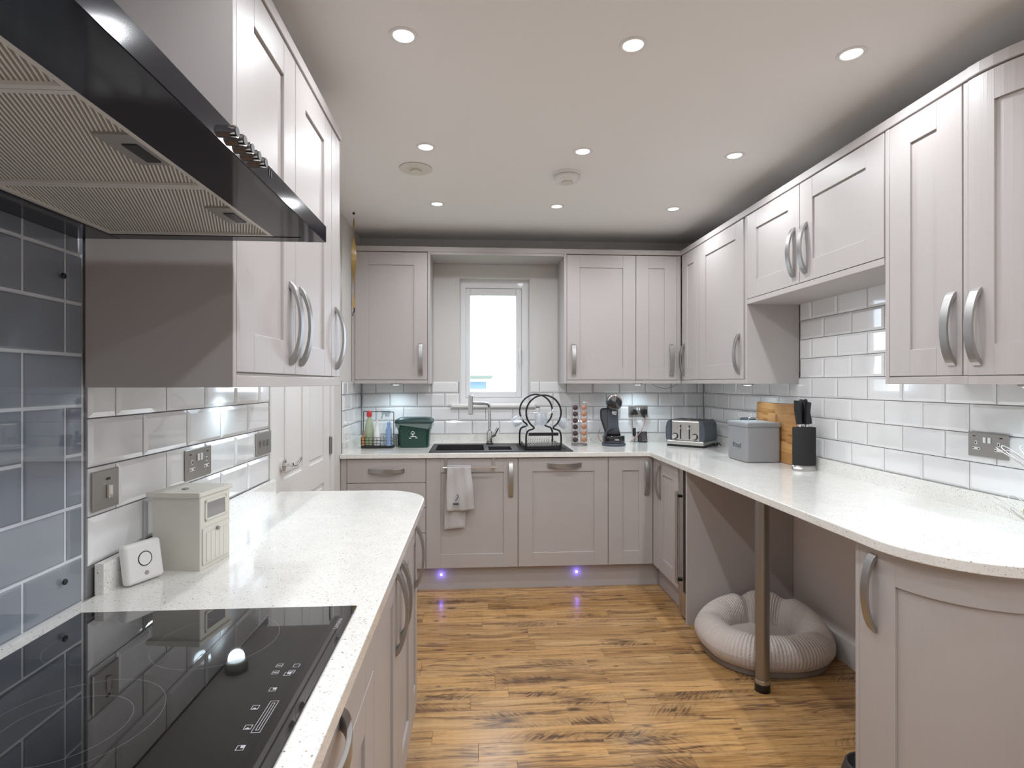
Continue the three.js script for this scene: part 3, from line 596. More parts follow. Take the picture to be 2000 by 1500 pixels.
// ------------------------------------------------------------------ extractor hood
{
  const t = thing('extractor_hood', 'black wall-mounted extractor hood with grey mesh filters over the hob', 'extractor hood', [-0.8055, 1.65, 0.27]);
  const W = 0.4985, L = 0.898, sh = (pts) => new THREE.Shape(pts.map(([a, b]) => new THREE.Vector2(a, b)));
  // canopy: pan 34 mm tall with a sloping top, open where the filters sit; local x from the wall, z = -depth
  const prof = sh([[0.0, 0.034], [W - 0.001, 0.034], [W, 0.033], [W, 0.001], [W - 0.001, 0], [W - 0.04, 0], [W - 0.0405, 0.0015], [W - 0.095, 0.0015], [W - 0.095, 0.018], [0.084, 0.018], [0.084, 0], [0, 0]]);
  const g = new THREE.ExtrudeGeometry(prof, { depth: L, bevelEnabled: false }); g.translate(0, 0, -L);
  mesh('canopy', g, M.hoodBlack, t);
  mesh('end_border', merge([block(0.084, W - 0.0405, 0.0005, 0.018, 0, 0.036), block(0.084, W - 0.0405, 0.0005, 0.018, L - 0.032, L)]), M.hoodBlack, t);
  const top = sh([[0, 0.034], [0.47, 0.034], [0.24, 0.12], [0, 0.12]]), g2 = new THREE.ExtrudeGeometry(top, { depth: L - 0.1, bevelEnabled: false }); g2.translate(0, 0, -L + 0.05); mesh('sloped_top', g2, M.hoodBlack, t);
  mesh('chimney', block(0, 0.24, 0.12, H - 1.651, L / 2 - 0.13, L / 2 + 0.13), M.hoodBlack, t);
  const fl = (L - 0.068) / 3;
  for (let i = 0; i < 3; i++) {
    const f = part('filter', t, [0.084, 0.002, -(0.036 + i * fl)]), w = W - 0.095 - 0.084;
    const m = mesh('mesh_panel', block(0.008, w - 0.008, 0.004, 0.012, 0.008, fl - 0.008), M.filter, f);
    const uv = m.geometry.attributes.uv; for (let k = 0; k < uv.count; k++) { const a = uv.getX(k), b = uv.getY(k); uv.setXY(k, a * 0.926 - b * 0.378, b * 0.926 + a * 0.378); }
    mesh('filter_frame', merge([block(0, w, 0, 0.013, 0, 0.008), block(0, w, 0, 0.013, fl - 0.009, fl - 0.001), block(0, 0.008, 0, 0.013, 0.008, fl - 0.009), block(w - 0.008, w, 0, 0.013, 0.008, fl - 0.009)]), M.filterFrame, f);
    const c = fl * 0.5 + 0.01;
    mesh('latch_plate', block(w - 0.052, w - 0.006, 0.0005, 0.005, c - 0.048, c + 0.044), M.plate, f);
    mesh('latch', block(w - 0.034, w - 0.016, -0.001, 0.002, c - 0.022, c + 0.032), M.black, f);
  }
  for (let i = 0; i < 5; i++) { const k = part('button', t, [W, 0.02, -(0.435 + i * 0.024)]); mesh('button_cap', new THREE.CylinderGeometry(0.0075, 0.0075, 0.012, 20).rotateZ(Math.PI / 2), M.chrome, k, [0.006, 0, 0]); mesh('button_top', new THREE.CylinderGeometry(0.006, 0.006, 0.001, 20).rotateZ(Math.PI / 2), M.black, k, [0.0125, 0, 0]); }
  for (const d of [0.575, 0.583]) mesh('indicator', block(W, W + 0.0008, 0.018, 0.028, d, d + 0.003), M.black, t);
}
// ------------------------------------------------------------------ sink and tap
{
  const t = thing('sink', 'black composite one and a half bowl sink with drainer set into the worktop', 'sink', [0, WT, 0]);
  const outer = [[-0.288, 3.585], [0.664, 3.585], [0.664, 4.06], [-0.288, 4.06]], h1 = [[-0.252, 3.645], [-0.252, 3.99], [0.075, 3.99], [0.075, 3.645]], h2 = [[0.108, 3.655], [0.108, 3.87], [0.262, 3.87], [0.262, 3.655]];
  mesh('rim', slab(outer, 0, 0.007, 0.003, [h1, h2]), M.composite, t);
  const bowl = ([[x0, d0], , [x1, d1]], dep) => { const k = 0.012; return merge([block(x0 - k, x1 + k, -dep - 0.01, -dep, d0 - k, d1 + k), block(x0 - k, x0, -dep, 0.001, d0 - k, d1 + k), block(x1, x1 + k, -dep, 0.001, d0 - k, d1 + k), block(x0, x1, -dep, 0.001, d0 - k, d0), block(x0, x1, -dep, 0.001, d1, d1 + k)]); };
  mesh('bowl', bowl(h1, 0.19), M.composite, t); mesh('half_bowl', bowl(h2, 0.13), M.composite, t);
  for (let i = 0; i < 7; i++) mesh('drainer_rib', block(0.31, 0.63, 0.007, 0.0095, 3.66 + i * 0.05, 3.672 + i * 0.05), M.composite, t);
  mesh('waste', new THREE.CylinderGeometry(0.045, 0.045, 0.004, 28).translate(-0.09, -0.187, -3.82), M.chrome, t); mesh('waste', new THREE.CylinderGeometry(0.04, 0.04, 0.004, 28).translate(0.185, -0.127, -3.76), M.chrome, t);
}
{
  const t = thing('kitchen_tap', 'chrome pull-out kitchen tap standing behind the black sink', 'tap', [0.122, WT + 0.0072, 4.02]);
  mesh('base', lathe([[0, 0], [0.026, 0], [0.026, 0.012], [0.024, 0.014], [0.024, 0.085], [0.021, 0.092], [0.013, 0.1]]), M.chrome, t);
  mesh('spout', tube([[0, 0.09, 0], [0, 0.2, 0], [-0.002, 0.268, 0.002], [-0.012, 0.29, 0.012], [-0.035, 0.297, 0.03], [-0.125, 0.303, 0.095]], 0.012, 60, false, 14), M.chrome, t);
  mesh('spray_head', lathe([[0, 0], [0.016, 0], [0.0175, 0.003], [0.0175, 0.132], [0.016, 0.137], [0, 0.137]]), M.chrome, t, [-0.138, 0.222, 0.105]);
  mesh('lever', merge([rod([0.015, 0.06, 0], [0.045, 0.075, 0.004], 0.017, 18), rod([0.034, 0.064, 0.003], [0.062, 0.118, 0.008], 0.0115, 16)]), M.chrome, t);
}

// ------------------------------------------------------------------ ceiling fittings
const down = [];
for (const D of [1.74, 2.553, 3.357]) for (const X of [-0.218, 0.518, 1.256]) down.push([X, D]);
for (const D of [0.93, 0.12, -0.7]) for (const X of [-0.218, 0.518, 1.256]) down.push([X, D]);
down.forEach(([X, D], i) => {
  const row = i < 9 ? Math.floor(i / 3) : 3, col = i % 3;
  const where = ['nearest the hood', 'level with the bridging cabinet', 'closest to the window wall', 'behind the hood row'][row], side = ['above the hob side', 'along the middle', 'above the right worktop side'][col];
  const t = thing('downlight', i < 9 ? `round recessed ceiling spotlight ${side}, ${where}` : 'round recessed ceiling spotlight towards the plain rear wall', 'ceiling light', [X, H, D], 0, 'recessed ceiling spotlights');
  mesh('bezel', lathe([[0.033, -0.001], [0.036, -0.004], [0.042, -0.0045], [0.0455, -0.002], [0.046, 0]], 36), M.white, t);
  mesh('lens', lathe([[0, -0.0012], [0.033, -0.0012], [0.033, -0.0002], [0, -0.0002]], 30), M.lens, t);
  const L = new THREE.SpotLight(lin(0.945, 0.975, 1.02), LAMP, 0, 1.48, 0.5, 2); L.position.set(0, -0.012, 0); L.target.position.set(0, -1, 0); L.shadow.radius = 1.4; t.add(L, L.target);
});
{
  const t = thing('air_vent', 'cream round ceiling air valve', 'vent', [-0.291, H, 2.811]);
  mesh('disc', lathe([[0, -0.012], [0.03, -0.012], [0.034, -0.009], [0.075, -0.008], [0.082, -0.004], [0.083, 0], [0, 0]], 40), M.cream, t);
  mesh('centre', lathe([[0, -0.02], [0.026, -0.02], [0.028, -0.016], [0.028, -0.012], [0, -0.012]], 32), M.cream, t);
  const s = thing('smoke_alarm', 'white round smoke alarm on the ceiling', 'smoke alarm', [0.491, H, 2.83]);
  mesh('base', lathe([[0.07, 0], [0.07, -0.014], [0.066, -0.016], [0, -0.016]], 40), M.white, s);
  mesh('cover', lathe([[0.066, -0.018], [0.067, -0.03], [0.058, -0.042], [0.03, -0.045], [0, -0.045]], 40), M.white, s);
  mesh('grille', lathe([[0.028, -0.0455], [0.03, -0.049], [0.02, -0.052], [0, -0.053]], 28), M.cream, s);
}
// ------------------------------------------------------------------ lights under the wall units and in the plinth
const pucks = [[-0.56, 4.03, UY, 'round puck light under the cabinet left of the window'], [1.235, 4.03, UY, 'round puck light under the corner cabinets above the plugs'], [1.64, 3.17, UY, 'round puck light under the cabinet beside the bread bin'], [1.66, 1.52, UY, 'round puck light under the cabinet with the curved door'], [-0.755, 1.8, 1.352, 'round puck light under the cabinet next to the hood']];
for (const [X, D, Y, label] of pucks) {
  const t = thing('puck_light', label, 'cabinet light', [X, UB - 0.0204, D], 0, 'puck lights under the wall cabinets');
  mesh('housing', lathe([[0, 0.02], [0.034, 0.02], [0.034, -0.012], [0.031, -0.014], [0.026, -0.014]], 32).translate(0, 0, 0), M.steel, t);
  mesh('lens', lathe([[0, -0.0175], [0.018, -0.0165], [0.026, -0.0135], [0, -0.0135]], 28), M.puckLens, t);
  const L = new THREE.SpotLight(lin(0.72, 0.9, 1), X < -0.7 ? PUCK * 0.5 : PUCK, 0, 1.35, 0.8, 2); L.position.set(0, -0.022, 0); L.target.position.set(0, -1, 0); L.shadow.radius = 1.2; t.add(L, L.target);
}
for (const [X, label] of [[-0.207, 'tiny blue plinth light below the sink cabinet'], [0.69, 'tiny blue plinth light below the wide cabinet']]) {
  const t = thing('plinth_light', label, 'plinth light', [X, 0.098, 3.612], 0, 'blue plinth lights');
  mesh('bezel', new THREE.TorusGeometry(0.009, 0.002, 8, 24), M.chrome, t, [0, 0, 0.001]);
  mesh('led', new THREE.SphereGeometry(0.008, 16, 10).scale(1, 1, 0.45), M.blueLed, t, [0, 0, 0.002]);
  const L = new THREE.PointLight(lin(0.22, 0.16, 1), 0.012, 0, 2); L.position.set(0, 0, 0.02); L.shadow.radius = 0.4; t.add(L);
}

// ------------------------------------------------------------------ electrical plates
function plate(name, label, cat, X, Y, D, turn, w, h) { const t = thing(name, label, cat, [X, Y, D], turn); mesh('face_plate', bb(w, h, 0.006, 0.002).clone().translate(-w / 2, -h / 2, 0.0005), M.plate, t); return t; }
function socket2(t, mat = M.white) {
  for (const s of [-1, 1]) {
    mesh('outlet', merge([bb(0.009, 0.013, 0.0012, 0.0004).clone().translate(s * 0.042 - 0.0045, 0.0, 0.0066), bb(0.03, 0.009, 0.0012, 0.0004).clone().translate(s * 0.042 - 0.015, -0.018, 0.0066)]), mat, t);
    mesh('pin_hole', merge([bb(0.004, 0.008, 0.0006, 0.0001).clone().translate(s * 0.042 - 0.002, 0.0025, 0.0078), bb(0.006, 0.0035, 0.0006, 0.0001).clone().translate(s * 0.042 - 0.013, -0.0155, 0.0078), bb(0.006, 0.0035, 0.0006, 0.0001).clone().translate(s * 0.042 + 0.007, -0.0155, 0.0078)]), M.black, t);
    mesh('rocker', bb(0.01, 0.02, 0.004, 0.0012).clone().translate(s * 0.009 - 0.005, 0.008, 0.0064), M.white, t);
    mesh('neon', bb(0.01, 0.004, 0.0008, 0.0002).clone().translate(s * 0.05 - 0.005, 0.027, 0.0064), M.black, t);
  }
}
{ const t = plate('cooker_switch', 'square brushed metal cooker switch on the tiles next to the glass', 'switch', -0.807, 1.123, 1.252, QL, 0.084, 0.086); mesh('rocker', bb(0.013, 0.03, 0.008, 0.002).clone().translate(-0.002, -0.02, 0.0058), M.chrome, t); mesh('neon', bb(0.013, 0.005, 0.001, 0.0003).clone().translate(-0.002, 0.02, 0.0064), M.black, t); }
{ const t = plate('double_socket', 'brushed metal double socket above the small cream box', 'socket', -0.807, 1.122, 1.658, QL, 0.148, 0.088); socket2(t); }
{ const t = plate('switch_plate', 'dark metal switch plate at the tile edge by the panelled door', 'switch', -0.807, 1.124, 2.158, QL, 0.146, 0.088); for (const s of [-1, 0, 1]) mesh('rocker', bb(0.014, 0.024, 0.004, 0.001).clone().translate(s * 0.036 - 0.007, -0.012, 0.006), M.dullSteel, t); }
{ const t = plate('double_socket', 'brushed metal double socket on the right wall behind the wire basket', 'socket', XR - 0.003, 1.137, 1.801, QR, 0.15, 0.086); socket2(t); }
{
  const t = plate('double_socket', 'pale metal double socket with two black plugs beside the coffee machine', 'socket', 1.279, 1.137, DW - 0.003, 0, 0.149, 0.086); socket2(t);
  const p = thing('power_adapter', 'black triangular power adapter plugged in next to the coffee machine', 'plug', [1.241, 1.115, DW - 0.0105]);
  const sh = new THREE.Shape([[-0.026, 0], [0.026, 0], [0.02, 0.018], [0.008, 0.036], [-0.008, 0.036], [-0.02, 0.018]].map(([a, b]) => new THREE.Vector2(a, b)));
  mesh('body', new THREE.ExtrudeGeometry(sh, { depth: 0.03, bevelEnabled: true, bevelSize: 0.002, bevelThickness: 0.002, bevelSegments: 2 }).translate(0, 0, 0.003), M.black, p);
  mesh('cable', tube([[0, 0.002, 0.02], [-0.004, -0.05, 0.012], [0.002, -0.1, 0.02]], 0.0018, 30), M.white, p);
  const q = thing('plug', 'black mains plug with a dusky pink cable', 'plug', [1.318, 1.112, DW - 0.0105]);
  mesh('body', merge([rbox(0.044, 0.044, 0.036, 0.01).translate(0, 0, 0.0185), rod([0, 0.004, 0.022], [0, -0.022, 0.026], 0.006, 12)]), M.black, q);
  mesh('cable', tube([[0, -0.018, 0.026], [0.002, -0.06, 0.03], [-0.03, -0.12, 0.05], [-0.085, -0.16, 0.1], [-0.15, -0.195, 0.16]], 0.0035, 50), M.pinkCord, q);
  const c = thing('cable_switch', 'black inline cable switch hanging below the adapter', 'cable', [1.24, 0.95, DW - 0.035]);
  mesh('switch_body', rbox(0.024, 0.062, 0.016, 0.007), M.black, c); mesh('cable', tube([[0.003, 0.004, 0], [0.0, -0.02, 0.02], [-0.012, -0.034, 0.045], [-0.02, -0.04, 0.06]], 0.0025, 30), M.black, c);
}

// ------------------------------------------------------------------ things on the left worktop
{
  const t = thing('cream_box', 'small cream wooden box with a pane and a boarded drop door', 'box', [-0.711, WT, 1.428], 1.43);
  mesh('body', cbox(0.122, 0.178, 0.122, 0.0015).translate(0, 0, 0.005), M.cream, t);
  mesh('lid', cbox(0.136, 0.011, 0.138, 0.002), M.cream, t, [0, 0.178, 0.001]);
  mesh('lid_knob', cbox(0.012, 0.003, 0.012), M.dullSteel, t, [-0.02, 0.189, 0.0]);
  mesh('window_frame', merge([bb(0.086, 0.006, 0.003).clone().translate(-0.043, 0.116, 0.066), bb(0.086, 0.006, 0.003).clone().translate(-0.043, 0.16, 0.066), bb(0.006, 0.05, 0.003).clone().translate(-0.043, 0.116, 0.066), bb(0.006, 0.05, 0.003).clone().translate(0.037, 0.116, 0.066)]), M.cream, t);
  mesh('pane', bb(0.075, 0.039, 0.001, 0.0002).clone().translate(-0.0375, 0.121, 0.066), phy(lin(0.3, 0.29, 0.29), 0.08), t);
  const d = mesh('drop_door', bb(0.108, 0.088, 0.003, 0.001).clone().translate(-0.054, 0.012, 0.0662), M.cream, t);
  for (let i = 0; i < 5; i++) mesh('board', bb(0.016, 0.07, 0.002, 0.0008).clone().translate(-0.0425 + i * 0.0172, 0.018, 0.069), M.cream, d);
  mesh('knob', new THREE.SphereGeometry(0.005, 14, 10), M.dullSteel, d, [0, 0.09, 0.073]);
}
{
  const t = thing('alarm_keypad', 'white square sensor hub with a ring leaning against the upstand', 'sensor', [-0.748, WT, 1.297], 1.17);
  const b = part('case', t); b.rotation.x = -0.17; b.position.y = 0.001;
  mesh('case_shell', new RoundedBoxGeometry(0.088, 0.09, 0.024, 4, 0.009).translate(0, 0.0465, 0), M.white, b);
  mesh('ring', new THREE.TorusGeometry(0.0155, 0.0012, 8, 40).translate(0, 0.052, 0.0122), M.black, b);
  mesh('disc', new THREE.CylinderGeometry(0.0145, 0.0145, 0.001, 36).rotateX(Math.PI / 2).translate(0, 0.052, 0.0122), M.white, b);
  mesh('button', new THREE.CylinderGeometry(0.005, 0.005, 0.0012, 24).rotateX(Math.PI / 2).translate(0, 0.02, 0.0122), M.plate, b);
}

// ------------------------------------------------------------------ things on the back worktop
{ // wire caddy with cleaning bottles
  const t = thing('wire_caddy', 'black wire caddy holding washing-up bottles beside the sink', 'caddy', [-0.665, WT, 3.9]);
  const w = 0.108, d = 0.055, R = 0.0017;
  mesh('tray', block(-w, w, 0, 0.016, -d, d), M.black, t);
  const wires = [];
  for (const y of [0.035, 0.055, 0.075]) wires.push(rod([-w, y, d], [w, y, d], R), rod([-w, y, -d], [w, y, -d], R), rod([-w, y, -d], [-w, y, d], R), rod([w, y, -d], [w, y, d], R));
  for (let i = 0; i <= 8; i++) { const x = -w + 2 * w * i / 8; wires.push(rod([x, 0.01, d], [x, 0.075, d], R), rod([x, 0.01, -d], [x, 0.075, -d], R)); }
  mesh('basket_wires', merge(wires), M.black, t);
  mesh('handle_frame', merge([rod([-w + 0.006, 0.01, 0], [-w + 0.006, 0.255, 0], 0.0028), rod([w, 0.01, 0], [w, 0.25, 0], 0.0028), rod([-w + 0.006, 0.255, 0], [w, 0.25, 0], 0.0028)]), M.black, t);
  const y = WT + 0.0165;
  let b = thing('bottle', 'clear bottle with a red cap and green washing-up liquid in the wire caddy', 'bottle', [-0.728, y, 3.905]);
  mesh('bottle_body', lathe([[0, 0], [0.03, 0], [0.032, 0.005], [0.031, 0.12], [0.026, 0.16], [0.014, 0.19], [0.013, 0.205]]), M.greenLiquid, b); mesh('cap', lathe([[0.016, 0.2], [0.018, 0.202], [0.018, 0.232], [0.012, 0.242], [0, 0.242]]), M.red, b);
  b = thing('bottle', 'small white pump bottle in the middle of the wire caddy', 'bottle', [-0.668, y, 3.875]);
  mesh('bottle_body', lathe([[0, 0], [0.022, 0], [0.023, 0.005], [0.023, 0.1], [0.013, 0.125], [0.01, 0.14]]), M.white, b); mesh('pump', merge([lathe([[0.01, 0.14], [0.01, 0.16], [0.004, 0.165], [0.004, 0.18], [0, 0.18]]), rod([0, 0.178, 0], [0, 0.178, 0.03], 0.005, 10)]), M.white, b);
  b = thing('bottle', 'clear trigger spray bottle rising above the wire caddy', 'bottle', [-0.606, y, 3.925]);
  mesh('bottle_body', lathe([[0, 0], [0.032, 0], [0.034, 0.005], [0.033, 0.13], [0.022, 0.175], [0.013, 0.19], [0.013, 0.2]]), M.clear, b); mesh('trigger', merge([lathe([[0.015, 0.2], [0.015, 0.222], [0, 0.222]]), cbox(0.06, 0.024, 0.018, 0.004).translate(-0.008, 0.22, 0), rod([-0.03, 0.225, 0], [-0.04, 0.185, 0], 0.005, 8)]), M.paleBlue, b);
  b = thing('bottle', 'blue liquid bottle at the end of the wire caddy', 'bottle', [-0.586, y, 3.86]);
  mesh('bottle_body', lathe([[0, 0], [0.02, 0], [0.021, 0.005], [0.021, 0.11], [0.012, 0.135], [0.01, 0.145]]), M.blueLiquid, b); mesh('cap', lathe([[0.012, 0.145], [0.012, 0.165], [0, 0.166]]), M.blueLiquid, b);
  b = thing('scrub_brush', 'small wooden-backed scrubbing brush at the end of the wire caddy', 'brush', [-0.762, y, 3.86]);
  mesh('brush_back', rbox(0.022, 0.075, 0.03, 0.008), M.wood, b); mesh('bristles', cbox(0.016, 0.03, 0.022), M.plushBase, b, [0, 0.0755, 0]);
}
{
  const t = thing('steel_beaker', 'small steel beaker between the wire caddy and green food bin', 'beaker', [-0.544, WT, 3.985]); mesh('cup', lathe([[0, 0], [0.016, 0], [0.017, 0.003], [0.019, 0.085], [0.0175, 0.085], [0.0155, 0.006], [0, 0.006]]), M.steel, t);
}
{
  const t = thing('food_bin', 'dark green food waste bin with a liner hanging out', 'bin', [-0.415, WT, 3.95]);
  const rr4 = (w, d, y, r, n = 6) => { const o = []; for (let q = 0; q < 4; q++) { const cx = [1, -1, -1, 1][q] * (w / 2 - r), cz = [1, 1, -1, -1][q] * (d / 2 - r); for (let i = 0; i <= n; i++) { const a = q * Math.PI / 2 + i / n * Math.PI / 2; o.push([cx + r * Math.cos(a), y, cz + r * Math.sin(a)]); } } return o; };
  const loft = (rings, cap = true) => { const n = rings[0].length, pos = [], idx = []; rings.forEach((r) => r.forEach((p) => pos.push(...p))); for (let k = 0; k + 1 < rings.length; k++) for (let i = 0; i < n; i++) { const j = (i + 1) % n, a = k * n + i, b = k * n + j, c = a + n, d = b + n; idx.push(a, c, b, b, c, d); } if (cap) for (const k of [0, rings.length - 1]) { for (let i = 1; i + 1 < n; i++) idx.push(k * n, ...(k ? [k * n + i + 1, k * n + i] : [k * n + i, k * n + i + 1])); } const g = new THREE.BufferGeometry(); g.setAttribute('position', new THREE.Float32BufferAttribute(pos, 3)); g.setAttribute('uv', new THREE.Float32BufferAttribute(new Float32Array(pos.length / 3 * 2), 2)); g.setIndex(idx); g.computeVertexNormals(); return g; };
  mesh('tub', loft([rr4(0.19, 0.15, 0, 0.02), rr4(0.2, 0.16, 0.004, 0.025), rr4(0.225, 0.185, 0.15, 0.03), rr4(0.23, 0.19, 0.165, 0.03)]), M.green, t);
  mesh('lid', loft([rr4(0.262, 0.215, 0.172, 0.035), rr4(0.268, 0.22, 0.178, 0.037), rr4(0.262, 0.215, 0.192, 0.035), rr4(0.22, 0.18, 0.207, 0.04), rr4(0.16, 0.13, 0.21, 0.03)]), M.greenLid, t);
  const lin1 = rr4(0.258, 0.212, 0.172, 0.035), lin2 = lin1.map(([x, , z], i) => [x * 0.985, 0.162 - 0.022 * Math.abs(Math.sin(i * 0.9)) * (Math.abs(x) > 0.09 ? 1.6 : 0.4), z * 0.985]);
  mesh('liner', loft([lin2, lin1], false), M.liner, t);
  mesh('emblem', (() => { const g = merge([new THREE.TorusGeometry(0.011, 0.0022, 6, 20).translate(0.0, 0.105, 0), cbox(0.04, 0.005, 0.002).translate(0.005, 0.078, 0), cbox(0.016, 0.005, 0.002).translate(-0.018, 0.066, 0), cbox(0.014, 0.006, 0.002).translate(0.026, 0.067, 0), cbox(0.006, 0.02, 0.002).translate(0, 0.082, 0)]); g.rotateX(0.09); return g.translate(-0.005, 0, 0.084); })(), M.white, t);
}
{ // dish rack standing on the drainer
  const Y = WT + 0.0097;
  const t = thing('dish_rack', 'black looped wire dish rack on the sink drainer', 'dish rack', [0.472, Y, 3.75]);
  const loop = (x, z, nm) => { const p = []; const w = 0.117, r = 0.117; p.push([-w, 0.0, 0], [-w, 0.09, 0], [-w + 0.012, 0.125, 0], [-w + 0.045, 0.138, 0]); p.push([-0.062, 0.146, 0]); for (let i = 0; i <= 20; i++) { const a = (-125 - i * 14.5) * Math.PI / 180; p.push([r * Math.cos(a), 0.247 + r * Math.sin(a), 0]); } p.push([0.062, 0.146, 0], [w - 0.045, 0.138, 0], [w - 0.012, 0.125, 0], [w, 0.09, 0], [w, 0, 0]); return mesh(nm, tube(p.map(([a, b, c]) => [a + x, b, c + z]), 0.0062, 160, false, 8), M.black, t); };
  loop(0, 0.12, 'end_loop'); loop(-0.022, -0.13, 'end_loop');
  mesh('tray', merge([block(-0.13, 0.117, 0, 0.012, -0.12, 0.14), block(-0.13, 0.117, 0.012, 0.022, -0.12, -0.114), block(-0.13, -0.122, 0.012, 0.03, -0.12, 0.14), block(0.109, 0.117, 0.012, 0.03, -0.12, 0.14)]), M.black, t);
  const s = []; for (let i = 0; i < 13; i++) { const x = -0.1 + i * 0.0165; s.push(rod([x, 0.03, -0.115], [x, 0.03, 0.135], 0.002), rod([x, 0.03, -0.11], [x + 0.006, 0.052, -0.11], 0.0018), rod([x, 0.03, 0.12], [x + 0.006, 0.05, 0.12], 0.0018), rod([x, 0.03, 0.0], [x + 0.006, 0.05, 0.0], 0.0018)); }
  mesh('plate_prongs', merge(s), M.steel, t);
  mesh('cross_bar', block(-0.1, 0.1, 0.092, 0.112, -0.118, -0.108), M.black, t);
  mesh('shelf_wires', merge([rod([-0.117, 0.247, 0.12], [0.117, 0.247, 0.12], 0.0016), rod([-0.139, 0.247, -0.13], [0.095, 0.247, -0.13], 0.0016), rod([-0.117, 0.247, 0.12], [-0.139, 0.247, -0.13], 0.0016), rod([0.117, 0.247, 0.12], [0.095, 0.247, -0.13], 0.0016), rod([-0.1, 0.15, 0.11], [-0.12, 0.15, -0.12], 0.002), rod([0.1, 0.15, 0.11], [0.08, 0.15, -0.12], 0.002)]), M.steel, t);
  // glasses hung in the upper shelf
  const wineG = lathe([[0.031, 0], [0.033, 0.001], [0.0315, 0.004], [0.005, 0.008], [0.0035, 0.015], [0.0035, 0.06], [0.01, 0.068], [0.033, 0.09], [0.036, 0.115], [0.031, 0.145], [0.030, 0.145], [0.0345, 0.115], [0.0315, 0.091], [0.008, 0.071], [0, 0.07]], 28);
  const place = (g, name, label, x, y, z, rx, rz) => { const q = thing(name, label, 'glass', [x, y, z], 0, 'glasses drying in the rack'); const m = mesh('glass', g, M.frosted, q); m.rotation.set(rx, 0, rz); return q; };
  place(wineG, 'wine_glass', 'stemmed glass tipped over in the dish rack by the far loop', 0.40, Y + 0.24, 3.83, 0.2, 2.2);
  place(wineG, 'wine_glass', 'stemmed glass tipped over in the dish rack by the near loop', 0.53, Y + 0.25, 3.7, 0.1, -2.3);
  const tumb = lathe([[0, 0.003], [0.022, 0.003], [0.03, 0.09], [0.032, 0.09], [0.025, 0], [0, 0]], 26);
  const q = thing('tumbler', 'clear tumbler upside down on the lower rack', 'glass', [0.45, Y + 0.152, 3.72], 0, 'glasses drying in the rack'); const m = mesh('glass', tumb, M.frosted, q); m.rotation.x = Math.PI; m.position.y = 0.09;
  const q2 = thing('tumbler', 'clear tumbler upside down at the back of the rack', 'glass', [0.49, Y + 0.152, 3.82], 0, 'glasses drying in the rack'); const m2 = mesh('glass', tumb, M.frosted, q2); m2.rotation.x = Math.PI; m2.position.y = 0.09;
}
{ // coffee pod carousel
  const t = thing('pod_holder', 'chrome carousel stand filled with coffee pods', 'pod holder', [0.776, WT, 3.95]);
  mesh('base', lathe([[0, 0], [0.058, 0], [0.058, 0.008], [0.05, 0.013], [0, 0.013]], 36), M.dullSteel, t);
  const wires = []; for (const x of [-0.052, -0.012, 0.012, 0.054]) wires.push(rod([x, 0.01, 0.014], [x, 0.315, 0.014], 0.002), rod([x, 0.01, -0.014], [x, 0.315, -0.014], 0.002));
  for (const [a, b] of [[-0.052, -0.012], [0.012, 0.054]]) wires.push(rod([a, 0.315, 0.014], [b, 0.315, 0.014], 0.002), rod([a, 0.315, -0.014], [b, 0.315, -0.014], 0.002), rod([a, 0.315, -0.014], [a, 0.315, 0.014], 0.002), rod([b, 0.315, -0.014], [b, 0.315, 0.014], 0.002));
  for (const s of [-1, 1]) wires.push(tube([[s * 0.04, 0.02, 0.02], [s * 0.075, 0.03, 0.02], [s * 0.08, 0.05, 0.015], [s * 0.05, 0.06, 0.01]], 0.0022, 24));
  mesh('frame', merge(wires), M.chrome, t);
  const podG = lathe([[0, 0], [0.013, 0], [0.016, 0.018], [0.0195, 0.02], [0.0195, 0.0215], [0, 0.0225]], 20);
  for (let i = 0; i < 6; i++) for (const [x, col] of [[-0.032, 0], [0.033, 1]]) {
    if (col && i > 5) continue;
    const y = 0.038 + i * 0.047, p = thing('coffee_pod', `${col ? 'copper-brown' : 'dark plum'} coffee pod, ${['lowest', 'second lowest', 'third from the bottom', 'third from the top', 'second from the top', 'topmost'][i]} in its column of the stand`, 'coffee pod', [0.776 + x, WT + y, 3.962], 0, col ? 'copper pods in the stand' : 'dark pods in the stand');
    const m = mesh('pod', podG, col ? M.copper : M.plum, p, [0, 0.0, 0.0]); m.rotation.x = Math.PI / 2 - 0.15; m.position.set(0, 0, 0);
  }
}
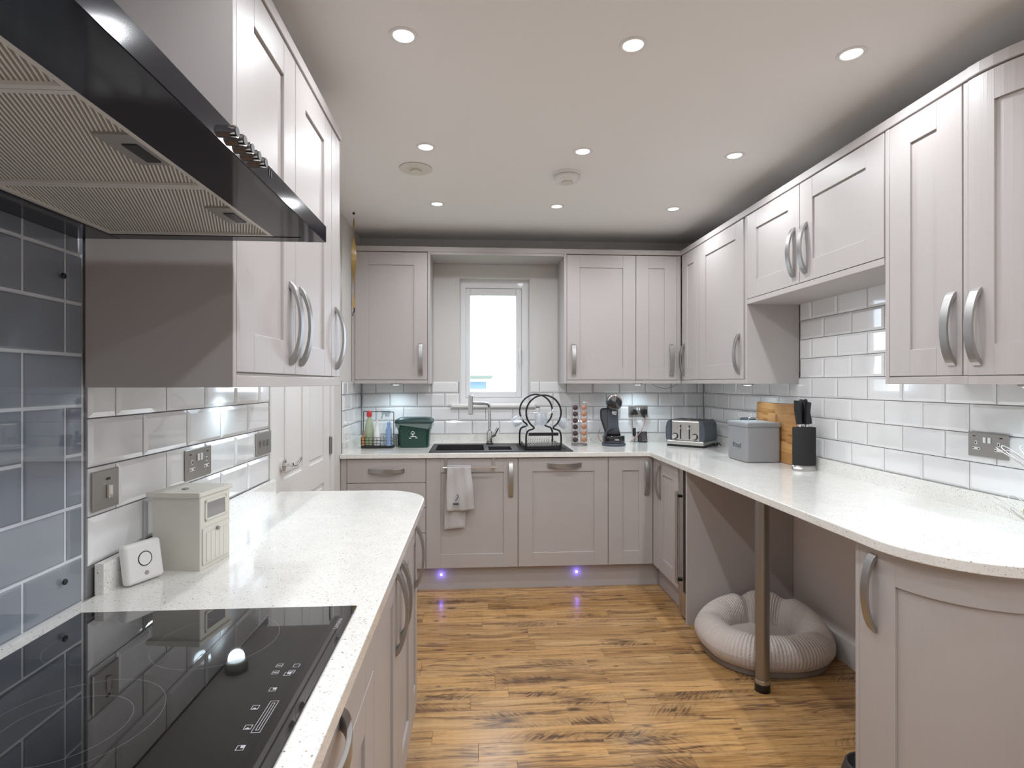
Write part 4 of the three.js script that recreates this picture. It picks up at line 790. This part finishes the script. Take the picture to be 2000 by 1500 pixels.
{ // capsule coffee machine
  const t = thing('coffee_machine', 'black capsule coffee machine with a round head and water tank', 'coffee machine', [1.025, WT, 3.93], -0.12);
  mesh('base', lathe([[0, 0], [0.083, 0], [0.086, 0.004], [0.086, 0.014], [0.082, 0.02], [0, 0.02]], 44), M.charcoal, t);
  mesh('drip_tray', lathe([[0.0, 0.021], [0.078, 0.021], [0.08, 0.026], [0.08, 0.07], [0.076, 0.074], [0, 0.074]], 44), M.blackGloss, t);
  mesh('badge', bb(0.03, 0.011, 0.001, 0.0003).clone().translate(-0.002, 0.043, 0.0795), M.chrome, t);
  const sh = new THREE.Shape(); sh.moveTo(-0.06, 0.06); sh.quadraticCurveTo(-0.05, 0.11, -0.035, 0.13); sh.lineTo(-0.034, 0.3); sh.lineTo(0.03, 0.3); sh.lineTo(0.032, 0.14); sh.quadraticCurveTo(0.04, 0.1, 0.05, 0.06); sh.closePath();
  const g = new THREE.ExtrudeGeometry(sh, { depth: 0.06, bevelEnabled: true, bevelSize: 0.006, bevelThickness: 0.006, bevelSegments: 3 }); g.translate(0, 0, -0.075);
  mesh('column', g, M.charcoal, t);
  mesh('head', lathe([[0, -0.062], [0.042, -0.06], [0.055, -0.045], [0.059, 0], [0.055, 0.045], [0.042, 0.06], [0, 0.064]], 40).rotateX(Math.PI / 2), M.blackGloss, t, [0, 0.312, 0.0]);
  mesh('lever', merge([new THREE.TorusGeometry(0.05, 0.008, 10, 30, Math.PI * 0.8).rotateZ(Math.PI * 0.1).translate(0, 0.314, 0.05)]), M.chrome, t);
  mesh('nozzle', merge([lathe([[0, 0.225], [0.016, 0.225], [0.018, 0.232], [0.018, 0.255], [0, 0.255]], 20).translate(0, 0, 0.03), cbox(0.022, 0.012, 0.004).translate(0.004, 0.238, 0.05)]), M.chrome, t);
  mesh('cup_stand', lathe([[0, 0.074], [0.05, 0.074], [0.046, 0.1], [0.02, 0.12], [0, 0.122]], 30).translate(0, 0, 0.0), M.blackMatt, t);
  mesh('water_tank', (() => { const q = new THREE.Shape(); q.moveTo(-0.045, 0.075); q.quadraticCurveTo(-0.075, 0.16, -0.085, 0.2); q.lineTo(-0.085, 0.25); q.quadraticCurveTo(-0.083, 0.262, -0.07, 0.262); q.lineTo(-0.03, 0.262); q.lineTo(-0.03, 0.075); q.closePath(); return new THREE.ExtrudeGeometry(q, { depth: 0.06, bevelEnabled: true, bevelSize: 0.004, bevelThickness: 0.004, bevelSegments: 2 }).translate(0, 0, -0.09); })(), phy(lin(0.16, 0.17, 0.18), 0.1, { transmission: 0.5, thickness: 0 }), t);
  mesh('tank_rim', tube([[-0.049, 0.07, -0.02], [-0.078, 0.16, -0.02], [-0.09, 0.2, -0.02], [-0.09, 0.255, -0.02], [-0.075, 0.267, -0.02], [-0.03, 0.267, -0.02]], 0.0045, 40), M.black, t);
  mesh('cable', tube([[-0.08, 0.02, -0.03], [-0.1, 0.04, -0.03], [-0.105, 0.08, -0.05], [-0.09, 0.11, -0.08]], 0.0032, 40), M.pinkCord, t);
}
{
  const t = thing('smart_display', 'small black tablet-like gadget leaning against the upstand', 'gadget', [1.29, WT, 4.085], -0.12);
  const b = part('case', t); b.rotation.x = -0.28; mesh('case_shell', rbox(0.072, 0.084, 0.016, 0.006), M.black, b, [0, 0.003, 0]); mesh('screen', bb(0.062, 0.07, 0.0008, 0.0003).clone().translate(-0.031, 0.01, 0.0082), M.blackGloss, b);
  mesh('cable', tube([[-0.03, 0.012, 0.005], [-0.06, 0.006, 0.0], [-0.085, 0.012, -0.01]], 0.0022, 24), M.black, t);
}
{ // toaster in the corner
  const t = thing('toaster', 'four-slice toaster with steel front and dark blue-grey sides', 'toaster', [1.585, WT, 3.88], -0.76);
  const W = 0.25, Dp = 0.235;
  mesh('foot', cbox(W + 0.02, 0.012, Dp + 0.01, 0.004), M.black, t);
  mesh('base', rbox(W + 0.024, 0.034, Dp + 0.02, 0.012), M.steel, t, [0, 0.012, 0]);
  mesh('body', rbox(W - 0.03, 0.15, Dp, 0.018), M.steel, t, [0, 0.04, 0]);
  const side = new THREE.Shape(); side.moveTo(0, 0.042); side.lineTo(0.026, 0.042); side.quadraticCurveTo(0.036, 0.09, 0.03, 0.14); side.quadraticCurveTo(0.024, 0.18, 0.006, 0.188); side.lineTo(0, 0.188); side.closePath();
  for (const s of [1, -1]) { const g = new THREE.ExtrudeGeometry(side, { depth: Dp - 0.004, bevelEnabled: true, bevelSize: 0.003, bevelThickness: 0.006, bevelSegments: 3 }); g.translate(0, 0, -(Dp - 0.004) / 2); if (s < 0) g.rotateY(Math.PI); mesh('side_panel', g, M.charcoal, t, [s * (W / 2 - 0.016), 0, 0]); }
  for (let i = 0; i < 4; i++) mesh('slot', cbox(0.02, 0.004, 0.15, 0.001), M.black, t, [-0.078 + i * 0.052, 0.1885, -0.01]);
  for (const s of [-1, 1]) {
    mesh('lever_slot', cbox(0.009, 0.1, 0.003, 0.001), M.black, t, [s * 0.032, 0.056, Dp / 2 + 0.0005]);
    mesh('lever', cbox(0.024, 0.012, 0.018, 0.003), M.chrome, t, [s * 0.032 - 0.004, 0.128, Dp / 2 + 0.01]);
    mesh('dial_ring', new THREE.CylinderGeometry(0.022, 0.022, 0.004, 30).rotateX(Math.PI / 2), M.black, t, [s * 0.072, 0.075, Dp / 2 + 0.002]);
    mesh('dial', new THREE.CylinderGeometry(0.016, 0.018, 0.018, 30).rotateX(Math.PI / 2), M.chrome, t, [s * 0.072, 0.075, Dp / 2 + 0.012]);
  }
  mesh('power_cord', tube([[0.1, 0.03, -0.09], [0.15, 0.01, -0.06], [0.17, 0.01, -0.02], [0.178, 0.022, 0.0], [0.186, 0.032, -0.015], [0.18, 0.014, -0.02], [0.19, 0.013, 0.01], [0.2, 0.032, 0.005], [0.205, 0.016, -0.012]], 0.004, 90), M.black, t);
}
{ // bread bin, board, knife block
  const t = thing('bread_bin', 'grey metal bread bin with lettering on its front', 'bread bin', [1.647, WT, 3.118], QR);
  mesh('body', rbox(0.232, 0.205, 0.2, 0.014, 3), M.binGrey, t);
  mesh('lid', rbox(0.24, 0.03, 0.208, 0.012, 3), M.binGrey, t, [0, 0.199, 0]);
  mesh('lid_handle', merge([tube([[0, 0.228, -0.028], [0, 0.246, -0.026], [0, 0.25, 0], [0, 0.246, 0.026], [0, 0.228, 0.028]], 0.004, 30)]), M.chrome, t);
  const c = document.createElement('canvas'); c.width = 512; c.height = 256; const x = c.getContext('2d'); x.clearRect(0, 0, 512, 256); x.fillStyle = '#17181a'; x.font = 'italic 150px serif'; x.fillText('Bread', 40, 170); x.fillRect(300, 196, 130, 4);
  const tex = new THREE.CanvasTexture(c); tex.colorSpace = THREE.SRGBColorSpace;
  mesh('lettering', new THREE.PlaneGeometry(0.125, 0.0625).translate(0, 0.09, 0.1006), new THREE.MeshStandardMaterial({ map: tex, transparent: true, alphaTest: 0.4, roughness: 0.6 }), t);
  const b = thing('chopping_board', 'wooden chopping board leaning on the tiles behind the bread bin', 'chopping board', [1.7645, WT, 3.085], QR);
  const g = new RoundedBoxGeometry(0.435, 0.338, 0.02, 3, 0.009); const p = g.attributes.position, uv = g.attributes.uv; for (let i = 0; i < p.count; i++) uv.setXY(i, p.getY(i), p.getX(i)); g.translate(0, 0.1675, 0); g.rotateX(-0.03); mesh('board', g, M.wood, b, [0, 0.0012, 0]);
  const gl = thing('glass_jar', 'small glass jar with a dark lid behind the bread bin', 'jar', [1.735, WT, 3.35]); mesh('jar_body', lathe([[0, 0], [0.045, 0], [0.048, 0.005], [0.048, 0.2], [0.042, 0.215], [0.04, 0.215], [0.045, 0.2], [0.045, 0.008], [0, 0.006]]), M.clear, gl); mesh('lid', lathe([[0, 0.235], [0.04, 0.235], [0.046, 0.23], [0.046, 0.213], [0, 0.213]]), M.charcoal, gl);
  const k = thing('knife_block', 'black oval knife block with steel base and black-handled knives', 'knife block', [1.722, WT, 2.742]);
  const ov = (pts) => lathe(pts, 36).scale(1, 1, 0.62);
  mesh('base', ov([[0, 0], [0.061, 0], [0.062, 0.002], [0.062, 0.028], [0, 0.028]]), M.steel, k); mesh('block', ov([[0, 0.0285], [0.0605, 0.0285], [0.0605, 0.221], [0.058, 0.224], [0, 0.224]]), M.blackMatt, k);
  const hs = new THREE.Shape(); hs.moveTo(-0.009, 0); hs.lineTo(0.009, 0); hs.lineTo(0.012, 0.045); hs.quadraticCurveTo(0.012, 0.085, 0.017, 0.118); hs.lineTo(-0.002, 0.122); hs.quadraticCurveTo(-0.012, 0.08, -0.009, 0); const hg = new THREE.ExtrudeGeometry(hs, { depth: 0.014, bevelEnabled: true, bevelSize: 0.003, bevelThickness: 0.003, bevelSegments: 2 }).translate(0, 0, -0.007);
  for (const [x, z, ry, rz, s, lb] of [[-0.028, 0.006, 0, 0.16, 0.98, 'black-handled knife at the bread bin end of the block'], [-0.005, -0.012, 0.2, 0.02, 1.0, 'black-handled knife upright in the middle of the block'], [0.006, 0.012, 0.3, -0.05, 0.92, 'black-handled knife leaning slightly in front of the others'], [0.03, -0.002, Math.PI, 0.2, 1.02, 'black-handled knife leaning outward at the tile end of the block']]) {
    const q = thing('kitchen_knife', lb, 'knife', [1.722 + x, WT + 0.2255, 2.742 - z], 0, 'knives in the black block'); const a = part('knife', q); a.rotation.set(0, ry, rz === 0.2 ? -0.16 : rz); a.scale.setScalar(s);
    mesh('handle', hg, M.black, a, [0, 0.018, 0]); mesh('bolster', cbox(0.016, 0.018, 0.008, 0.001), M.chrome, a);
  }
}
{ // wire fruit basket at the near end of the right worktop
  const t = thing('wire_basket', 'pale wire fruit basket with looped petals at the rounded worktop end', 'basket', [1.66, WT, 1.435]);
  mesh('base', lathe([[0, 0], [0.075, 0], [0.075, 0.006], [0.068, 0.008], [0, 0.008]], 36), M.steel, t);
  const ws = [rod([0, 0.006, 0], [0, 0.3, 0], 0.003)]; for (const [y0, y1, rm] of [[0.02, 0.105, 0.15], [0.17, 0.262, 0.142]]) for (let i = 0; i < 12; i++) {
    const a = i / 12 * Math.PI * 2 + (y0 > 0.1 ? 0.2 : 0), P = (r, y, q) => [r * Math.cos(a + q), y, r * Math.sin(a + q)];
    ws.push(tube([P(0.004, y0, 0), P(0.05, y0 + 0.012, 0.12), P(rm * 0.66, (y0 + y1) / 2 + 0.005, 0.2), P(rm * 0.95, y1 - 0.008, 0.12), P(rm, y1, 0), P(rm * 0.95, y1 - 0.008, -0.12), P(rm * 0.66, (y0 + y1) / 2 + 0.005, -0.2), P(0.05, y0 + 0.012, -0.12), P(0.004, y0, 0)], 0.0013, 48, false, 6));
  }
  mesh('petal_wires', merge(ws), M.wire, t);
  const f = thing('banana', 'ripe banana lying in the wire basket', 'fruit', [1.615, WT + 0.062, 1.46]); mesh('fruit', tube([[-0.05, 0.04, 0.03], [-0.025, 0.02, 0.0], [0.02, 0.012, -0.01], [0.06, 0.03, -0.02]], 0.017, 30, false, 10), std(lin(0.5, 0.34, 0.06), 0.5), f); mesh('tip', rod([-0.055, 0.047, 0.035], [-0.047, 0.038, 0.027], 0.012, 8), std(lin(0.06, 0.04, 0.02), 0.7), f);
}

// ------------------------------------------------------------------ towel rail and towel
{
  const t = thing('towel_rail', 'thin steel towel rail hooked over the sink cabinet door', 'towel rail', [-0.02, 0.812, 3.525]);
  mesh('rail', rod([-0.172, 0, 0], [0.172, 0, 0], 0.005, 14), M.chrome, t);
  for (const x of [-0.155, 0.153]) mesh('hook', merge([block(x - 0.009, x + 0.009, -0.004, 0.057, -0.003 + 0.032, 0.0345), block(x - 0.009, x + 0.009, -0.004, 0.0, 0, 0.03)]), M.steel, t);
  // folded towel draped over the rail: two hanging sheets, front shorter than back
  const sheet = (x0, x1, yb, z, wav, ph, skew) => {
    const nx = 30, ny = 26, pos = [], uv = [], idx = [], th = 0.006;
    for (const side of [0, 1]) for (let j = 0; j <= ny; j++) for (let i = 0; i <= nx; i++) {
      const u = i / nx, v = j / ny, spread = 0.86 + 0.14 * sstep(0, 0.6, v), cx = (x0 + x1) / 2, x = cx + (u - 0.5) * (x1 - x0) * spread + skew * v * 0.01;
      const fold = wav * (0.35 + 0.65 * v) * (Math.sin(u * 9 + ph + v * 1.2) + 0.5 * Math.sin(u * 17 + ph * 2 - v * 2)) + 0.004 * Math.sin(v * 7 + u * 4 + ph);
      pos.push(x, 0.009 + (yb - 0.009) * v - 0.006 * Math.sin(u * 3 + ph) * v, z + fold + 0.004 * Math.sin(v * 3.1) + (side ? -th : 0)); uv.push(u * (x1 - x0), v * -yb);
    }
    const n = (nx + 1) * (ny + 1), q = (a, b, c, d) => idx.push(a, b, c, a, c, d);
    for (let j = 0; j < ny; j++) for (let i = 0; i < nx; i++) { const a = j * (nx + 1) + i, b = a + 1, c = b + nx + 1, d = a + nx + 1; q(a, d, c, b); q(n + a, n + b, n + c, n + d); }
    for (let i = 0; i < nx; i++) { const a = ny * (nx + 1) + i; q(a, n + a, n + a + 1, a + 1); q(i + 1, n + i + 1, n + i, i); }
    for (let j = 0; j < ny; j++) { const a = j * (nx + 1), b = a + nx + 1; q(a, n + a, n + b, b); q(b + nx, n + b + nx, n + a + nx, a + nx); }
    const g = new THREE.BufferGeometry(); g.setAttribute('position', new THREE.Float32BufferAttribute(pos, 3)); g.setAttribute('uv', new THREE.Float32BufferAttribute(uv, 2)); g.setIndex(idx); g.computeVertexNormals(); return g;
  };
  const w = thing('tea_towel', 'grey tea towel with a small dark motif draped over the rail', 'towel', [-0.02, 0.812, 3.525]);
  mesh('front_fall', sheet(-0.156, 0.018, -0.268, 0.016, 0.007, 0.6, 1), M.towel, w);
  mesh('back_fall', sheet(-0.155, -0.02, -0.395, -0.012, 0.004, 2.1, -1), M.towel, w);
  mesh('top_fold', tube([[-0.145, 0.009, 0], [-0.1, 0.0098, 0.001], [-0.05, 0.009, 0], [0.006, 0.0092, 0]], 0.0085, 24, false, 10).scale(1, 1, 1.3), M.towel, w);
  mesh('motif', merge([cbox(0.036, 0.012, 0.0012).translate(-0.088, -0.232, 0.0275), tube([[-0.092, -0.205, 0.028], [-0.082, -0.195, 0.0285], [-0.073, -0.178, 0.028], [-0.082, -0.166, 0.0275]], 0.0022, 20)]), M.charcoal, w);
}
// ------------------------------------------------------------------ fly strip and stray cable
{
  const t = thing('fly_strip', 'amber sticky fly strip hanging from the ceiling in the corner', 'fly strip', [-0.762, H, 3.56]);
  mesh('pin', lathe([[0, -0.001], [0.008, -0.001], [0.008, -0.012], [0, -0.014]], 14), M.black, t);
  const pos = [], idx = [], uv = [], n = 90; for (let i = 0; i <= n; i++) { const v = i / n, a = 0.5 + v * Math.PI * 1.6, w = (0.022 - 0.011 * v) * Math.min(1, v * 8), y = -0.03 - v * 0.58; for (const s of [-1, 1]) { pos.push(s * w * Math.cos(a), y, s * w * Math.sin(a)); uv.push(s, v); } if (i) { const b = i * 2; idx.push(b - 2, b - 1, b, b - 1, b + 1, b); } }
  const g = new THREE.BufferGeometry(); g.setAttribute('position', new THREE.Float32BufferAttribute(pos, 3)); g.setAttribute('uv', new THREE.Float32BufferAttribute(uv, 2)); g.setIndex(idx); g.computeVertexNormals(); mesh('ribbon', g, M.fly, t);
  mesh('string', rod([0, -0.012, 0], [0, -0.035, 0], 0.0015, 6), M.white, t); mesh('hook', tube([[0, -0.61, 0], [0.003, -0.63, 0], [-0.006, -0.65, 0], [-0.004, -0.665, 0]], 0.003, 16), M.blackMatt, t);
  const c = thing('loose_cable', 'thin grey cable sagging below the corner wall cabinets', 'cable', [1.42, UY, 3.99]);
  mesh('cable', tube([[-0.105, 0.026, 0.02], [-0.1, 0.0, 0.02], [-0.05, -0.028, 0.02], [0.0, -0.036, 0.02], [0.05, -0.026, 0.02], [0.1, 0.003, 0.02], [0.108, 0.025, 0.02]], 0.0022, 40), M.dullSteel, c);
}
// ------------------------------------------------------------------ dog bed, bowl
{
  const t = thing('dog_bed', 'plush mauve-beige oval dog bed with a puffy rim under the worktop', 'dog bed', [1.456, 0, 2.672], 0.0);
  const nu = 150, nv = 30, rx = 0.236, rz = 0.21, grid = (fn, nu_, nv_, cu = true) => { const pos = [], uv = [], idx = []; for (let j = 0; j <= nv_; j++) for (let i = 0; i <= nu_; i++) { const u = i / nu_, v = j / nv_, p = fn(u, v); pos.push(...p); uv.push(u, v); } for (let j = 0; j < nv_; j++) for (let i = 0; i < nu_; i++) { const a = j * (nu_ + 1) + i; idx.push(a, a + nu_ + 1, a + 1, a + 1, a + nu_ + 1, a + nu_ + 2); } const g = new THREE.BufferGeometry(); g.setAttribute('position', new THREE.Float32BufferAttribute(pos, 3)); g.setAttribute('uv', new THREE.Float32BufferAttribute(uv, 2)); g.setIndex(idx); g.computeVertexNormals(); return g; };
  const rim = grid((u, v) => {
    const a = u * Math.PI * 2, b = v * Math.PI * 2, c = Math.cos(a), s = Math.sin(a);
    const back = Math.max(0, Math.cos(a - 5.35)), sq = 1 / Math.pow(Math.pow(Math.abs(c), 2.4) + Math.pow(Math.abs(s), 2.4), 1 / 2.4);
    const fold = [[0.6, 0.2], [2.05, 0.13], [3.75, 0.2], [4.75, 0.12], [5.6, 0.15]].reduce((m, [q, w]) => { let d = Math.abs(a - q); d = Math.min(d, Math.PI * 2 - d); return m + Math.exp(-((d / w) ** 2)); }, 0);
    const R = 0.084 - 0.026 * fold * Math.max(0, Math.cos(b - 2.2)) + 0.006 * (vnoise(u * 14, v * 5, 14, 5) - 0.5), Ry = (0.078 + 0.03 * back) * (1 - 0.1 * fold);
    const rad = R * Math.cos(b);
    return [c * (rx * sq + rad), 0.012 + Ry + Ry * Math.sin(b) + 0.004 * (vnoise(u * 40, v * 9, 40, 9) - 0.5), s * (rz * sq + rad)];
  }, nu, nv);
  const pb = plushBump.clone(); pb.repeat.set(7, 3); pb.needsUpdate = true; const pm = M.plush.clone(); pm.bumpMap = pb;
  mesh('rim', rim, pm, t);
  const pb2 = plushBump.clone(); pb2.repeat.set(4, 4); pb2.needsUpdate = true; const pm2 = M.plush.clone(); pm2.bumpMap = pb2;
  mesh('cushion', grid((u, v) => { const a = u * Math.PI * 2, r = v; return [Math.cos(a) * 0.22 * r, 0.07 + 0.02 * (1 - r * r) + 0.008 * vnoise(u * 8, v * 4, 8, 0), Math.sin(a) * 0.21 * r]; }, 60, 10), pm2, t);
  t.children[1].material.side = THREE.DoubleSide; t.children[0].material.side = THREE.DoubleSide;
  mesh('base', (() => { const sh = new THREE.Shape(); for (let i = 0; i <= 60; i++) { const a = i / 60 * Math.PI * 2, c = Math.cos(a), s = Math.sin(a), sq = 1 / Math.pow(Math.pow(Math.abs(c), 2.4) + Math.pow(Math.abs(s), 2.4), 1 / 2.4); const x = c * (rx * sq + 0.045), y = s * (rz * sq + 0.045); i ? sh.lineTo(x, y) : sh.moveTo(x, y); } const g = new THREE.ExtrudeGeometry(sh, { depth: 0.02, bevelEnabled: true, bevelSize: 0.008, bevelThickness: 0.006, bevelSegments: 2 }); g.rotateX(-Math.PI / 2); return g.translate(0, 0.0065, 0); })(), M.plushBase, t);
}
{
  const t = thing('pet_bowl', 'dark grey pet bowl on the floor by the curved cabinet', 'pet bowl', [1.352, 0, 1.79]);
  mesh('bowl', lathe([[0, 0], [0.075, 0], [0.08, 0.004], [0.068, 0.045], [0.064, 0.05], [0.058, 0.046], [0.05, 0.015], [0, 0.012]], 40), M.rubber, t);
}

// ------------------------------------------------------------------ hand over
scene.traverse((o) => {
  if (o.isMesh) { o.castShadow = true; o.receiveShadow = true; }
  if (o.isLight) { o.castShadow = true; if (o.shadow) o.shadow.mapSize.set(512, 512); }
});
scene.updateMatrixWorld(true);
renderer.render(scene, camera);
